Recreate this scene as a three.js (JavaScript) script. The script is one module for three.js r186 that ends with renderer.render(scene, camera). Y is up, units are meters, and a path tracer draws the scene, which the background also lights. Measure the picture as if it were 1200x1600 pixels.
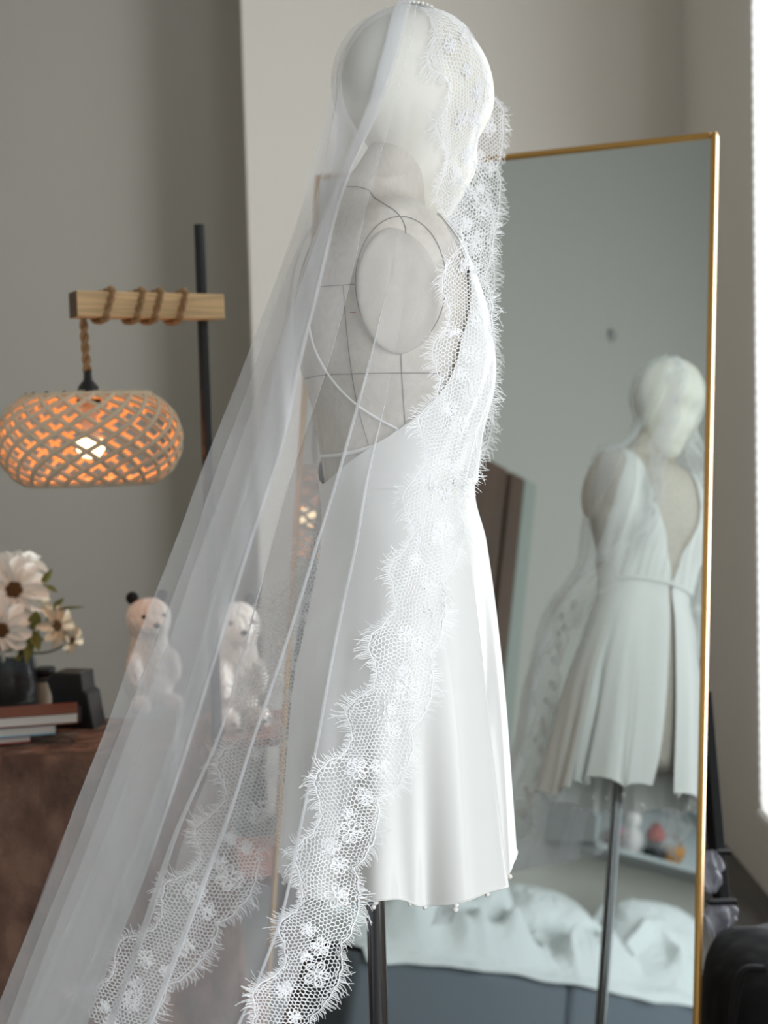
import * as THREE from 'three';
import { mergeGeometries, mergeVertices } from 'three/addons/utils/BufferGeometryUtils.js';
import { RoundedBoxGeometry } from 'three/addons/geometries/RoundedBoxGeometry.js';
import { RectAreaLightUniformsLib } from 'three/addons/lights/RectAreaLightUniformsLib.js';

// ------------------------------------------------------------------ camera, sky, window light, exposure
const scene = new THREE.Scene();
const F = 2084.6, EYE = new THREE.Vector3(0, 1.42, 0);
const camera = new THREE.PerspectiveCamera(2 * Math.atan(800 / F) * 180 / Math.PI, 0.75, 0.05, 40);
camera.position.copy(EYE);
camera.rotation.set(-0.0606, 0, -0.0273);
camera.focus = 1.58; camera.userData.fStop = 4.2;
camera.updateMatrixWorld(true);
scene.add(camera);
scene.background = new THREE.Color(0.75, 0.85, 1.0);           // overcast sky outside the windows
RectAreaLightUniformsLib.init();
const WALLX = 1.12;                                            // face of the window wall
function windowLight(z0, z1, y0, y1, power) {
  const l = new THREE.RectAreaLight(new THREE.Color(0.95, 0.98, 1.0), power, z1 - z0, y1 - y0);
  l.position.set(WALLX + 0.15, (y0 + y1) / 2, (z0 + z1) / 2); l.lookAt(-3, (y0 + y1) / 2, (z0 + z1) / 2);
  scene.add(l); return l;
}
const WIN = { far: [-3.90, -2.60, 0.27, 3.4], near: [-1.00, 2.20, 0.27, 3.4] };
windowLight(...WIN.far, 8);
windowLight(...WIN.near, 3.6);
const renderer = new THREE.WebGLRenderer({ antialias: true });
renderer.toneMapping = THREE.LinearToneMapping;
renderer.toneMappingExposure = 0.92;
renderer.shadowMap.enabled = true;

// ------------------------------------------------------------------ helpers
let seed = 7;
const rnd = () => { seed = (seed * 1664525 + 1013904223) >>> 0; return seed / 4294967296; };
const rr = (a, b) => a + (b - a) * rnd();
const V = (x, y, z) => new THREE.Vector3(x, y, z);
const camM = camera.matrixWorld.clone(), camQ = camera.quaternion.clone();
const ray = (px, py) => V((px - 600) / F, (800 - py) / F, -1).applyQuaternion(camQ);      // per metre of depth
const at = (px, py, d) => ray(px, py).multiplyScalar(d).add(EYE);
const lerp = (a, b, t) => a + (b - a) * t, clamp = (x, a, b) => Math.max(a, Math.min(b, x));
const sstep = (a, b, x) => { const t = clamp((x - a) / (b - a), 0, 1); return t * t * (3 - 2 * t); };
function curve1(keys, x) {                                      // smooth curve through [x, y] keys
  const n = keys.length;
  if (x <= keys[0][0]) return keys[0][1];
  if (x >= keys[n - 1][0]) return keys[n - 1][1];
  let i = 0; while (keys[i + 1][0] < x) i++;
  const [x0, y0] = keys[i], [x1, y1] = keys[i + 1], h = x1 - x0, t = (x - x0) / h;
  const sl = (a, b) => (b[1] - a[1]) / (b[0] - a[0]);
  const d = sl(keys[i], keys[i + 1]);
  const m0 = i ? sl(keys[i - 1], keys[i + 1]) : d, m1 = i + 2 < n ? sl(keys[i], keys[i + 2]) : d;
  const t2 = t * t, t3 = t2 * t;
  return (2 * t3 - 3 * t2 + 1) * y0 + (t3 - 2 * t2 + t) * h * m0 + (-2 * t3 + 3 * t2) * y1 + (t3 - t2) * h * m1;
}
function hash3(x, y, z) { let h = (x * 374761393 + y * 668265263 + z * 2147483647) | 0; h = Math.imul(h ^ (h >>> 13), 1274126177); return ((h ^ (h >>> 16)) >>> 0) / 4294967296; }
function noise(x, y = 0, z = 0) {
  const xi = Math.floor(x), yi = Math.floor(y), zi = Math.floor(z), s = t => t * t * (3 - 2 * t);
  const u = s(x - xi), v = s(y - yi), w = s(z - zi);
  let r = 0;
  for (let k = 0; k < 8; k++) { const a = k & 1, b = (k >> 1) & 1, c = k >> 2; r += hash3(xi + a, yi + b, zi + c) * (a ? u : 1 - u) * (b ? v : 1 - v) * (c ? w : 1 - w); }
  return r * 2 - 1;
}
const fbm = (x, y, z, o = 4) => { let s = 0, a = 0.5; for (let k = 0; k < o; k++) { s += a * noise(x, y, z); x *= 2.03; y *= 2.03; z *= 2.03; a *= 0.5; } return s; };
function tex(w, h, fn, srgb) {
  const d = new Uint8Array(w * h * 4);
  for (let j = 0; j < h; j++) for (let i = 0; i < w; i++) { const c = fn(i / w, j / h, i, j); const o = (j * w + i) * 4; for (let k = 0; k < 3; k++) d[o + k] = clamp((Array.isArray(c) ? c[k] : c) * 255, 0, 255); d[o + 3] = 255; }
  const t = new THREE.DataTexture(d, w, h); t.wrapS = t.wrapT = THREE.RepeatWrapping; t.magFilter = THREE.LinearFilter; t.minFilter = THREE.LinearMipmapLinearFilter; t.generateMipmaps = true;
  if (srgb) t.colorSpace = THREE.SRGBColorSpace; t.needsUpdate = true; return t;
}
const tile = (fn, u, v, n, z = 0) => { const a = fn(u * n, v * n, z), b = fn((u - 1) * n, v * n, z), c = fn(u * n, (v - 1) * n, z), d = fn((u - 1) * n, (v - 1) * n, z), s = u * u * (3 - 2 * u), t = v * v * (3 - 2 * v); return lerp(lerp(a, b, s), lerp(c, d, s), t); };
const rep = (t, x, y) => { const c = t.clone(); c.repeat.set(x, y); c.needsUpdate = true; return c; };
const STD = o => new THREE.MeshStandardMaterial(o), PHY = o => new THREE.MeshPhysicalMaterial(o);
const taken = new Map();
function numbered(name) { const n = taken.get(name) || 0; taken.set(name, n + 1); return n ? `${name}_${String(n).padStart(3, '0')}` : name; }
function shadowed(m) { m.castShadow = m.receiveShadow = true; return m; }
function thing(name, label, category, pos = V(0, 0, 0), turn = 0, group) {
  const o = new THREE.Group(); o.name = numbered(name); o.position.copy(pos); o.rotation.y = turn; o.userData = { label, category }; if (group) o.userData.group = group; scene.add(o); return o;
}
function part(name, geo, mat, parent, label) { const m = shadowed(new THREE.Mesh(geo, mat)); m.name = name; if (label) m.userData.label = label; parent.add(m); return m; }
function struct(name, geo, mat, parent) { const m = shadowed(new THREE.Mesh(geo, mat)); m.name = name; m.userData.kind = 'structure'; (parent || scene).add(m); return m; }
const box = (w, h, d, x = 0, y = 0, z = 0) => new THREE.BoxGeometry(w, h, d).translate(x, y, z);
const rbox = (w, h, d, r = 0.004, x = 0, y = 0, z = 0, s = 3) => new RoundedBoxGeometry(w, h, d, s, Math.min(r, w / 2.01, h / 2.01, d / 2.01)).translate(x, y, z);
const cyl = (r0, r1, h, x = 0, y = 0, z = 0, n = 24) => new THREE.CylinderGeometry(r0, r1, h, n).translate(x, y, z);
const sph = (r, x = 0, y = 0, z = 0, a = 20, b = 14) => new THREE.SphereGeometry(r, a, b).translate(x, y, z);
const lathe = (pts, n = 40) => new THREE.LatheGeometry(pts.map(p => new THREE.Vector2(p[0], p[1])), n);
const tube = (pts, r, seg = pts.length * 4, rad = 8, closed = false) => new THREE.TubeGeometry(new THREE.CatmullRomCurve3(pts, closed), seg, r, rad, closed);
function worldUV(g, s = 1) {                                     // box mapping in metres
  const p = g.attributes.position, n = g.attributes.normal, uv = new Float32Array(p.count * 2);
  for (let i = 0; i < p.count; i++) { const x = Math.abs(n.getX(i)), y = Math.abs(n.getY(i)), z = Math.abs(n.getZ(i)); const [a, b] = x > y && x > z ? [p.getZ(i), p.getY(i)] : y > z ? [p.getX(i), p.getZ(i)] : [p.getX(i), p.getY(i)]; uv[2 * i] = a * s; uv[2 * i + 1] = b * s; }
  g.setAttribute('uv', new THREE.BufferAttribute(uv, 2)); return g;
}
function gridGeo(nu, nv, fn, closedU = false) {                  // fn(u, v) -> Vector3; smooth normals
  const pos = [], uv = [], idx = [];
  for (let j = 0; j <= nv; j++) for (let i = 0; i <= nu; i++) { const p = fn(i / nu, j / nv); pos.push(p.x, p.y, p.z); uv.push(i / nu, j / nv); }
  for (let j = 0; j < nv; j++) for (let i = 0; i < nu; i++) { const a = j * (nu + 1) + i, b = a + 1, c = a + nu + 1, d = c + 1; idx.push(a, c, b, b, c, d); }
  const g = new THREE.BufferGeometry(); g.setAttribute('position', new THREE.Float32BufferAttribute(pos, 3)); g.setAttribute('uv', new THREE.Float32BufferAttribute(uv, 2)); g.setIndex(idx); g.computeVertexNormals();
  if (closedU) { const n = g.attributes.normal; for (let j = 0; j <= nv; j++) { const a = j * (nu + 1), b = a + nu; const x = n.getX(a) + n.getX(b), y = n.getY(a) + n.getY(b), z = n.getZ(a) + n.getZ(b), l = Math.hypot(x, y, z) || 1; n.setXYZ(a, x / l, y / l, z / l); n.setXYZ(b, x / l, y / l, z / l); } }
  return g;
}
// a surface from a distance field (surface nets)
function gradOf(f, p, e = 0.002) { const x = p.x, y = p.y, z = p.z; return V(f(x + e, y, z) - f(x - e, y, z), f(x, y + e, z) - f(x, y - e, z), f(x, y, z + e) - f(x, y, z - e)).divideScalar(2 * e); }
function surfaceNets(f, lo, hi, h) {
  const nx = Math.ceil((hi.x - lo.x) / h) + 1, ny = Math.ceil((hi.y - lo.y) / h) + 1, nz = Math.ceil((hi.z - lo.z) / h) + 1;
  const val = new Float32Array(nx * ny * nz), id = (i, j, k) => (k * ny + j) * nx + i;
  for (let k = 0; k < nz; k++) for (let j = 0; j < ny; j++) for (let i = 0; i < nx; i++) val[id(i, j, k)] = f(lo.x + i * h, lo.y + j * h, lo.z + k * h);
  const vid = new Int32Array(nx * ny * nz).fill(-1), pos = [];
  const E = [[0, 1], [0, 2], [0, 4], [1, 3], [1, 5], [2, 3], [2, 6], [3, 7], [4, 5], [4, 6], [5, 7], [6, 7]];
  for (let k = 0; k < nz - 1; k++) for (let j = 0; j < ny - 1; j++) for (let i = 0; i < nx - 1; i++) {
    const c = []; let m = 0;
    for (let q = 0; q < 8; q++) { const v = val[id(i + (q & 1), j + ((q >> 1) & 1), k + (q >> 2))]; c.push(v); if (v < 0) m |= 1 << q; }
    if (m === 0 || m === 255) continue;
    let x = 0, y = 0, z = 0, n = 0;
    for (const [a, b] of E) if ((c[a] < 0) !== (c[b] < 0)) { const t = c[a] / (c[a] - c[b]); x += lerp(a & 1, b & 1, t); y += lerp((a >> 1) & 1, (b >> 1) & 1, t); z += lerp(a >> 2, b >> 2, t); n++; }
    vid[id(i, j, k)] = pos.length / 3; pos.push(lo.x + (i + x / n) * h, lo.y + (j + y / n) * h, lo.z + (k + z / n) * h);
  }
  const idx = [];
  const quad = (a, b, c, d, flip) => { if (a < 0 || b < 0 || c < 0 || d < 0) return; if (flip) idx.push(a, c, b, a, d, c); else idx.push(a, b, c, a, c, d); };
  for (let k = 1; k < nz - 1; k++) for (let j = 1; j < ny - 1; j++) for (let i = 1; i < nx - 1; i++) {
    const s = val[id(i, j, k)] < 0;
    if (s !== (val[id(i + 1, j, k)] < 0)) quad(vid[id(i, j, k)], vid[id(i, j, k - 1)], vid[id(i, j - 1, k - 1)], vid[id(i, j - 1, k)], s);
    if (s !== (val[id(i, j + 1, k)] < 0)) quad(vid[id(i, j, k)], vid[id(i - 1, j, k)], vid[id(i - 1, j, k - 1)], vid[id(i, j, k - 1)], s);
    if (s !== (val[id(i, j, k + 1)] < 0)) quad(vid[id(i, j, k)], vid[id(i, j - 1, k)], vid[id(i - 1, j - 1, k)], vid[id(i - 1, j, k)], s);
  }
  const nor = new Float32Array(pos.length), uv = new Float32Array(pos.length / 3 * 2);
  for (let q = 0; q < pos.length / 3; q++) {
    const g = gradOf(f, V(pos[3 * q], pos[3 * q + 1], pos[3 * q + 2]), h * 0.6).normalize();
    nor[3 * q] = g.x; nor[3 * q + 1] = g.y; nor[3 * q + 2] = g.z;
    uv[2 * q] = Math.atan2(pos[3 * q + 2] - (lo.z + hi.z) / 2, pos[3 * q] - (lo.x + hi.x) / 2) * 0.14; uv[2 * q + 1] = pos[3 * q + 1];
  }
  // orient faces along the gradient
  for (let q = 0; q < idx.length; q += 3) {
    const [a, b, c] = [idx[q], idx[q + 1], idx[q + 2]].map(v => V(pos[3 * v], pos[3 * v + 1], pos[3 * v + 2]));
    const n = b.clone().sub(a).cross(c.clone().sub(a)), v = idx[q] * 3;
    if (n.x * nor[v] + n.y * nor[v + 1] + n.z * nor[v + 2] < 0) { const t = idx[q + 1]; idx[q + 1] = idx[q + 2]; idx[q + 2] = t; }
  }
  const g = new THREE.BufferGeometry(); g.setAttribute('position', new THREE.Float32BufferAttribute(pos, 3)); g.setAttribute('normal', new THREE.BufferAttribute(nor, 3)); g.setAttribute('uv', new THREE.BufferAttribute(uv, 2)); g.setIndex(idx); return g;
}
const smin = (a, b, k) => { const h = Math.max(k - Math.abs(a - b), 0) / k; return Math.min(a, b) - h * h * k * 0.25; };
const smax = (a, b, k) => -smin(-a, -b, k);
function ell(x, y, z, cx, cy, cz, a, b, c) { const X = (x - cx) / a, Y = (y - cy) / b, Z = (z - cz) / c, k = Math.hypot(X, Y, Z), g = Math.hypot(X / a, Y / b, Z / c) || 1e-6; return k * (k - 1) / g; }
function cap(x, y, z, a, b, ra, rb) { const ab = [b.x - a.x, b.y - a.y, b.z - a.z], ap = [x - a.x, y - a.y, z - a.z]; const t = clamp((ap[0] * ab[0] + ap[1] * ab[1] + ap[2] * ab[2]) / (ab[0] ** 2 + ab[1] ** 2 + ab[2] ** 2), 0, 1); return Math.hypot(ap[0] - t * ab[0], ap[1] - t * ab[1], ap[2] - t * ab[2]) - lerp(ra, rb, t); }

// ------------------------------------------------------------------ textures and materials
const weave = tex(256, 256, (u, v, i, j) => 0.5 + 0.22 * Math.sin(i * Math.PI / 2) * (j & 2 ? 1 : -1) + 0.25 * (hash3(i >> 1, j, 3) - 0.5) + 0.15 * tile((a, b) => noise(a, b, 5), u, v, 20));
const linenTone = tex(256, 256, (u, v, i, j) => { const n = 0.95 + 0.04 * tile((a, b) => noise(a, b, 9), u, v, 60) + 0.03 * (hash3(i, j >> 1, 1) - 0.5); return [0.87 * n, 0.835 * n, 0.785 * n]; }, true);
const plaster = tex(256, 256, (u, v) => 0.5 + 0.3 * tile((a, b) => fbm(a, b, 2, 4), u, v, 12));
const woodPale = tex(256, 256, (u, v) => { const g = tile((a, b) => fbm(a * 0.35, b * 6, 4, 4), u, v, 5), l = 0.5 + 0.5 * Math.sin(v * 90 + g * 9); const k = 0.9 + 0.12 * l + 0.1 * g; return [0.86 * k, 0.72 * k, 0.53 * k]; }, true);
const woodRed = tex(256, 256, (u, v) => { const g = tile((a, b) => fbm(a * 0.4, b * 6, 14, 4), u, v, 5); const k = 0.9 + 0.35 * g; return [0.55 * k, 0.33 * k, 0.24 * k]; }, true);
const woodDark = tex(256, 256, (u, v) => { const g = tile((a, b) => fbm(a * 5, b * 0.5, 24, 4), u, v, 4); const k = 0.9 + 0.3 * g; return [0.36 * k, 0.27 * k, 0.21 * k]; }, true);
const woodFloor = tex(256, 256, (u, v) => { const g = tile((a, b) => fbm(a * 5, b * 0.5, 24, 4), u, v, 4); const k = 0.9 + 0.3 * g; return [0.38 * k, 0.365 * k, 0.35 * k]; }, true);
const velvetSheenTone = tex(512, 512, (u, v, i, j) => { const g = tile((a, b) => fbm(a, b, 31, 4), u, v, 16), s = clamp(0.5 + 1.5 * g + 0.35 * (hash3(i, j, 4) - 0.5), 0, 1); return [lerp(0.36, 0.56, s), lerp(0.265, 0.43, s), lerp(0.225, 0.36, s)]; }, true);  // brown velvet with patches of pile sheen painted in as paler mottling
const softBump = tex(256, 256, (u, v) => 0.5 + 0.5 * tile((a, b) => fbm(a, b, 41, 5), u, v, 14));
const M = {
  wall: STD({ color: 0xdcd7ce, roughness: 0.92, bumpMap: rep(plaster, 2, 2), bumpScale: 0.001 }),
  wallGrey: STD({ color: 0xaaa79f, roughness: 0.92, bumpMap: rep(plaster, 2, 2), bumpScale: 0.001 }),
  wallRecessShade: STD({ color: 0xb7b3a9, roughness: 0.92, bumpMap: rep(plaster, 2, 2), bumpScale: 0.001 }),  // same paint as the neighbouring walls, the recess shade put into its colour
  ceiling: STD({ color: 0xd3d6d6, roughness: 0.95 }),
  floor: STD({ map: rep(woodFloor, 1, 1), roughness: 0.6 }),
  white: STD({ color: 0xe9e8e4, roughness: 0.55 }),
  linen: STD({ map: rep(linenTone, 3, 3), roughness: 0.9, bumpMap: rep(weave, 9, 9), bumpScale: 0.0004 }),
  head: STD({ color: 0xefece0, roughness: 0.55, bumpMap: rep(weave, 9, 9), bumpScale: 0.0001 }),
  seam: STD({ color: 0x6f6a62, roughness: 0.9 }),
  redThread: STD({ color: 0xb0524a, roughness: 0.9 }),
  satin: PHY({ color: 0xeeeeea, roughness: 0.42, sheen: 0.4, sheenRoughness: 0.5, sheenColor: new THREE.Color(1, 1, 1), side: THREE.DoubleSide }),
  tulle: PHY({ color: 0xf4f5f7, roughness: 1, transparent: true, opacity: 0.26, transmission: 0.35, thickness: 0, side: THREE.DoubleSide, depthWrite: false, specularIntensity: 0.2 }),
  thread: STD({ color: 0xf8f8f8, roughness: 0.8, side: THREE.DoubleSide }),
  pearl: PHY({ color: 0xf2efe9, roughness: 0.25, clearcoat: 0.5 }),
  chrome: STD({ color: 0x9a9a9c, metalness: 1, roughness: 0.16 }),
  black: STD({ color: 0x121214, roughness: 0.45 }),
  blackMatt: STD({ color: 0x0c0c0e, roughness: 0.95 }),
  gold: STD({ color: 0xc79a55, metalness: 0.85, roughness: 0.34 }),
  mirror: STD({ color: 0xd2dad8, metalness: 1, roughness: 0.015 }),
  woodPale: STD({ map: woodPale, roughness: 0.6 }),
  woodRed: STD({ map: woodRed, roughness: 0.55 }),
  woodDark: STD({ map: woodDark, roughness: 0.5 }),
  rope: STD({ color: 0x9c7a56, roughness: 0.95 }),
  wicker: STD({ color: 0xd8c4a8, roughness: 0.9 }),
  velvet: PHY({ map: velvetSheenTone, roughness: 0.9, sheen: 1, sheenRoughness: 0.35, sheenColor: new THREE.Color(0.75, 0.58, 0.45), bumpMap: rep(softBump, 2, 2), bumpScale: 0.012, side: THREE.DoubleSide }),
  plush: PHY({ color: 0xf3ebe2, roughness: 1, sheen: 0.6, sheenRoughness: 0.7, sheenColor: new THREE.Color(1, 0.95, 0.9), bumpMap: rep(softBump, 6, 6), bumpScale: 0.012 }),
  plushTan: PHY({ color: 0xdcb591, roughness: 1, sheen: 0.6, sheenRoughness: 0.7, bumpMap: rep(softBump, 6, 6), bumpScale: 0.012 }),
  duvet: STD({ color: 0xe8edec, roughness: 0.9, side: THREE.DoubleSide, bumpMap: rep(softBump, 3, 3), bumpScale: 0.01 }),
  sofa: STD({ color: 0x7c848c, roughness: 0.95, bumpMap: rep(weave, 8, 8), bumpScale: 0.001 }),
  paper: STD({ color: 0xe6e0d8, roughness: 0.8 }),
};

// ------------------------------------------------------------------ the room
const LEFTX = -1.75, REARZ = 2.5, PZ = -4.9, RZ = -5.4, CEIL = 5.4;
const PX = at(386, 245, -PZ).x;                                  // free edge of the projecting wall
const wallPiece = (x0, x1, y0, y1, z0, z1) => box(x1 - x0, y1 - y0, z1 - z0, (x0 + x1) / 2, (y0 + y1) / 2, (z0 + z1) / 2);
const T = 0.16;
struct('floor', worldUV(wallPiece(LEFTX - T, WALLX + T, -0.1, 0, RZ - T, REARZ + T)), M.floor);
struct('ceiling', wallPiece(LEFTX - T, WALLX + T, CEIL, CEIL + 0.1, RZ - T, REARZ + T), M.ceiling);
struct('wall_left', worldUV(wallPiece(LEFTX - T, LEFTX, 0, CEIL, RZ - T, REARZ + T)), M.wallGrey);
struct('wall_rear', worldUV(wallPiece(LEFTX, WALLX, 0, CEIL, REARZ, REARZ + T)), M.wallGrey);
struct('wall_recess', worldUV(wallPiece(LEFTX, PX, 0, CEIL, RZ - T, RZ)), M.wallRecessShade);
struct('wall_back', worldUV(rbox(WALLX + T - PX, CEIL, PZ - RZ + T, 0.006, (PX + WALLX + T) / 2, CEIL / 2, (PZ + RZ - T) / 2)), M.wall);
{
  const a = WIN.far, b = WIN.near, x0 = WALLX, x1 = WALLX + T, P = (z0, z1, y0, y1) => wallPiece(x0, x1, y0, y1, z0, z1);
  struct('wall_right', worldUV(mergeGeometries([P(PZ, a[0], 0, CEIL), P(a[1], b[0], 0, CEIL), P(b[1], REARZ + T, 0, CEIL), P(a[0], a[1], 0, a[2]), P(a[0], a[1], a[3], CEIL), P(b[0], b[1], 0, b[2]), P(b[0], b[1], b[3], CEIL)])), M.wall);
  const glass = PHY({ color: 0xffffff, transmission: 1, roughness: 0, thickness: 0, ior: 1.45 });
  [a, b].forEach((w, i) => {
    const g = new THREE.Group(); g.name = `window_${i + 1}`; g.userData.kind = 'structure'; scene.add(g);
    const x = WALLX + T - 0.02, zc = (w[0] + w[1]) / 2, yc = (w[2] + w[3]) / 2, W = w[1] - w[0], H = w[3] - w[2], f = 0.04;
    part('window_frame', mergeGeometries([box(0.03, H, f, x, yc, w[0] + f / 2), box(0.03, H, f, x, yc, w[1] - f / 2), box(0.03, f, W, x, w[2] + f / 2, zc), box(0.03, f, W, x, w[3] - f / 2, zc)]), M.white, g);
    part('window_pane', box(0.004, H - 2 * f, W - 2 * f, x + 0.012, yc, zc), glass, g);
    part('window_sill', rbox(T + 0.02, 0.025, W, 0.006, WALLX + T / 2 - 0.012, w[2] - 0.0135 + 0.002, zc), M.white, g);
  });
}

// ------------------------------------------------------------------ mannequin frame: x forward (to the right of the photograph), z towards the camera
const PHI = 0.30, DEPTH = 1.80;
const ORG = at(620, 755, DEPTH); ORG.y = 0;
const fwd = V(Math.cos(PHI), 0, -Math.sin(PHI)), side = V(Math.sin(PHI), 0, Math.cos(PHI));
const toLocal = p => { const q = p.clone().sub(ORG); return V(q.dot(fwd), q.y, q.dot(side)); };
const toWorld = p => ORG.clone().addScaledVector(fwd, p.x).addScaledVector(side, p.z).add(V(0, p.y, 0));
const eyeL = toLocal(EYE);
const rayL = (px, py) => { const r = ray(px, py); return V(r.dot(fwd), r.y, r.dot(side)); };
function loc(px, py, zl = 0) { const r = rayL(px, py); const t = (zl - eyeL.z) / r.z; return eyeL.clone().addScaledVector(r, t); }
const yOf = py => loc(620, py).y;

// torso field
const RINGS = [[300, 552, 622, .045], [312, 543, 630, .056], [322, 530, 640, .078], [332, 516, 648, .112], [342, 504, 656, .145], [358, 492, 672, .168], [400, 476, 702, .182], [450, 464, 724, .184], [500, 459, 742, .178], [545, 463, 748, .163], [585, 472, 748, .152], [640, 488, 742, .138], [700, 499, 735, .124], [755, 507, 728, .116], [820, 512, 728, .112], [900, 518, 732, .118], [1000, 518, 738, .128], [1100, 518, 738, .13], [1200, 522, 734, .126], [1260, 528, 726, .12]];
const RK = RINGS.map(([py, b, f, w]) => { const B = loc(b, py), G = loc(f, py); return [(B.y + G.y) / 2, (B.x + G.x) / 2, Math.sqrt(Math.max(((G.x - B.x) / 2) ** 2 - (Math.min(w, 0.15) * Math.sin(PHI)) ** 2 * 0.8, 0.0012)), w]; }).sort((a, b) => a[0] - b[0]);
const kc = RK.map(k => [k[0], k[1]]), ka = RK.map(k => [k[0], k[2]]), kb = RK.map(k => [k[0], k[3]]);
const yBot = RK[0][0], yTop = RK[RK.length - 1][0];
const slab = y => lerp(0.30, 0.158, sstep(yOf(640), yOf(540), y));
const nkA = loc(592, 322), nkB = loc(642, 236), bustY = yOf(588);
const cTab = new Map();
function ringAt(y) { const k = Math.round(y * 1000); let r = cTab.get(k); if (!r) { const yy = clamp(k / 1000, yBot, yTop); r = [curve1(kc, yy), curve1(ka, yy), curve1(kb, yy), slab(yy)]; cTab.set(k, r); } return r; }
function torsoF(x, y, z) {
  const [c, a, b, s] = ringAt(y), dx = x - c, r = Math.hypot(dx, z) + 1e-6, ca = dx / r, sa = Math.abs(z) / r;
  const re = 1 / Math.hypot(ca / a, sa / b), rs = s / Math.max(sa, 1e-3), R = Math.pow(Math.pow(re, -9) + Math.pow(rs, -9), -1 / 9);
  let f = (r - R) * 0.8;
  f = smin(f, ell(x, y, Math.abs(z), c + a * 0.62 - 0.022, bustY, 0.062, 0.05, 0.062, 0.054), 0.035);
  f = smax(f, yBot - y, 0.03); f = Math.max(f, y - yTop);
  return smin(f, cap(x, y, z, nkA, nkB, 0.053, 0.05), 0.035);
}
// head field: upright axes, then bowed forward
const HC = loc(648, 168), BOW = 0.36, cb = Math.cos(BOW), sb = Math.sin(BOW);
function headF(X, Y, Z) {
  const dx = X - HC.x, dy = Y - HC.y, z = Math.abs(Z), x = dx * cb - dy * sb, y = dx * sb + dy * cb;
  let f = ell(x, y, z, -0.004, 0.026, 0, 0.104, 0.099, 0.079);
  f = smin(f, ell(x, y, z, 0.036, -0.045, 0, 0.057, 0.088, 0.058), 0.05);
  f = smin(f, ell(x, y, z, 0.068, -0.112, 0, 0.024, 0.022, 0.026), 0.035);
  f = smin(f, ell(x, y, z, 0.089, -0.04, 0, 0.016, 0.032, 0.012), 0.03);
  f = smin(f, ell(x, y, z, 0.076, -0.082, 0, 0.014, 0.009, 0.02), 0.025);
  f = smax(f, -ell(x, y, z, 0.106, -0.012, 0.031, 0.014, 0.014, 0.018), 0.045);
  // cut along the jaw where the neck enters
  return smax(f, (-0.075 - y) - 0.75 * (x + 0.03), 0.006);
}
const bodyF = (x, y, z) => Math.min(torsoF(x, y, z), headF(x, y, z));
function hit(f, px, py, off = 0) { const r = rayL(px, py), L = r.length(); let t = 1.2; for (let i = 0; i < 200; i++) { const p = eyeL.clone().addScaledVector(r, t), d = f(p.x, p.y, p.z) - off; if (d < 0.0003) return p; t += Math.max(d * 0.6, 0.0004) / L; if (t > 2.4) return null; } return null; }
function radial(al, y, off = 0) { const c = ringAt(y)[0]; let lo = 0.02, hi = 0.4; for (let i = 0; i < 22; i++) { const m = (lo + hi) / 2; if (torsoF(c + m * Math.cos(al), y, m * Math.sin(al)) < 0) lo = m; else hi = m; } return V(c + (lo + off) * Math.cos(al), y, (lo + off) * Math.sin(al)); }
function pushOut(f, p, d) { for (let i = 0; i < 4; i++) { const v = f(p.x, p.y, p.z); if (v >= d) break; p.addScaledVector(gradOf(f, p).normalize(), (d - v) * 1.1); } return p; }
function snapTo(f, p, d) { for (let i = 0; i < 6; i++) p.addScaledVector(gradOf(f, p).normalize(), d - f(p.x, p.y, p.z)); return p; }

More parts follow.
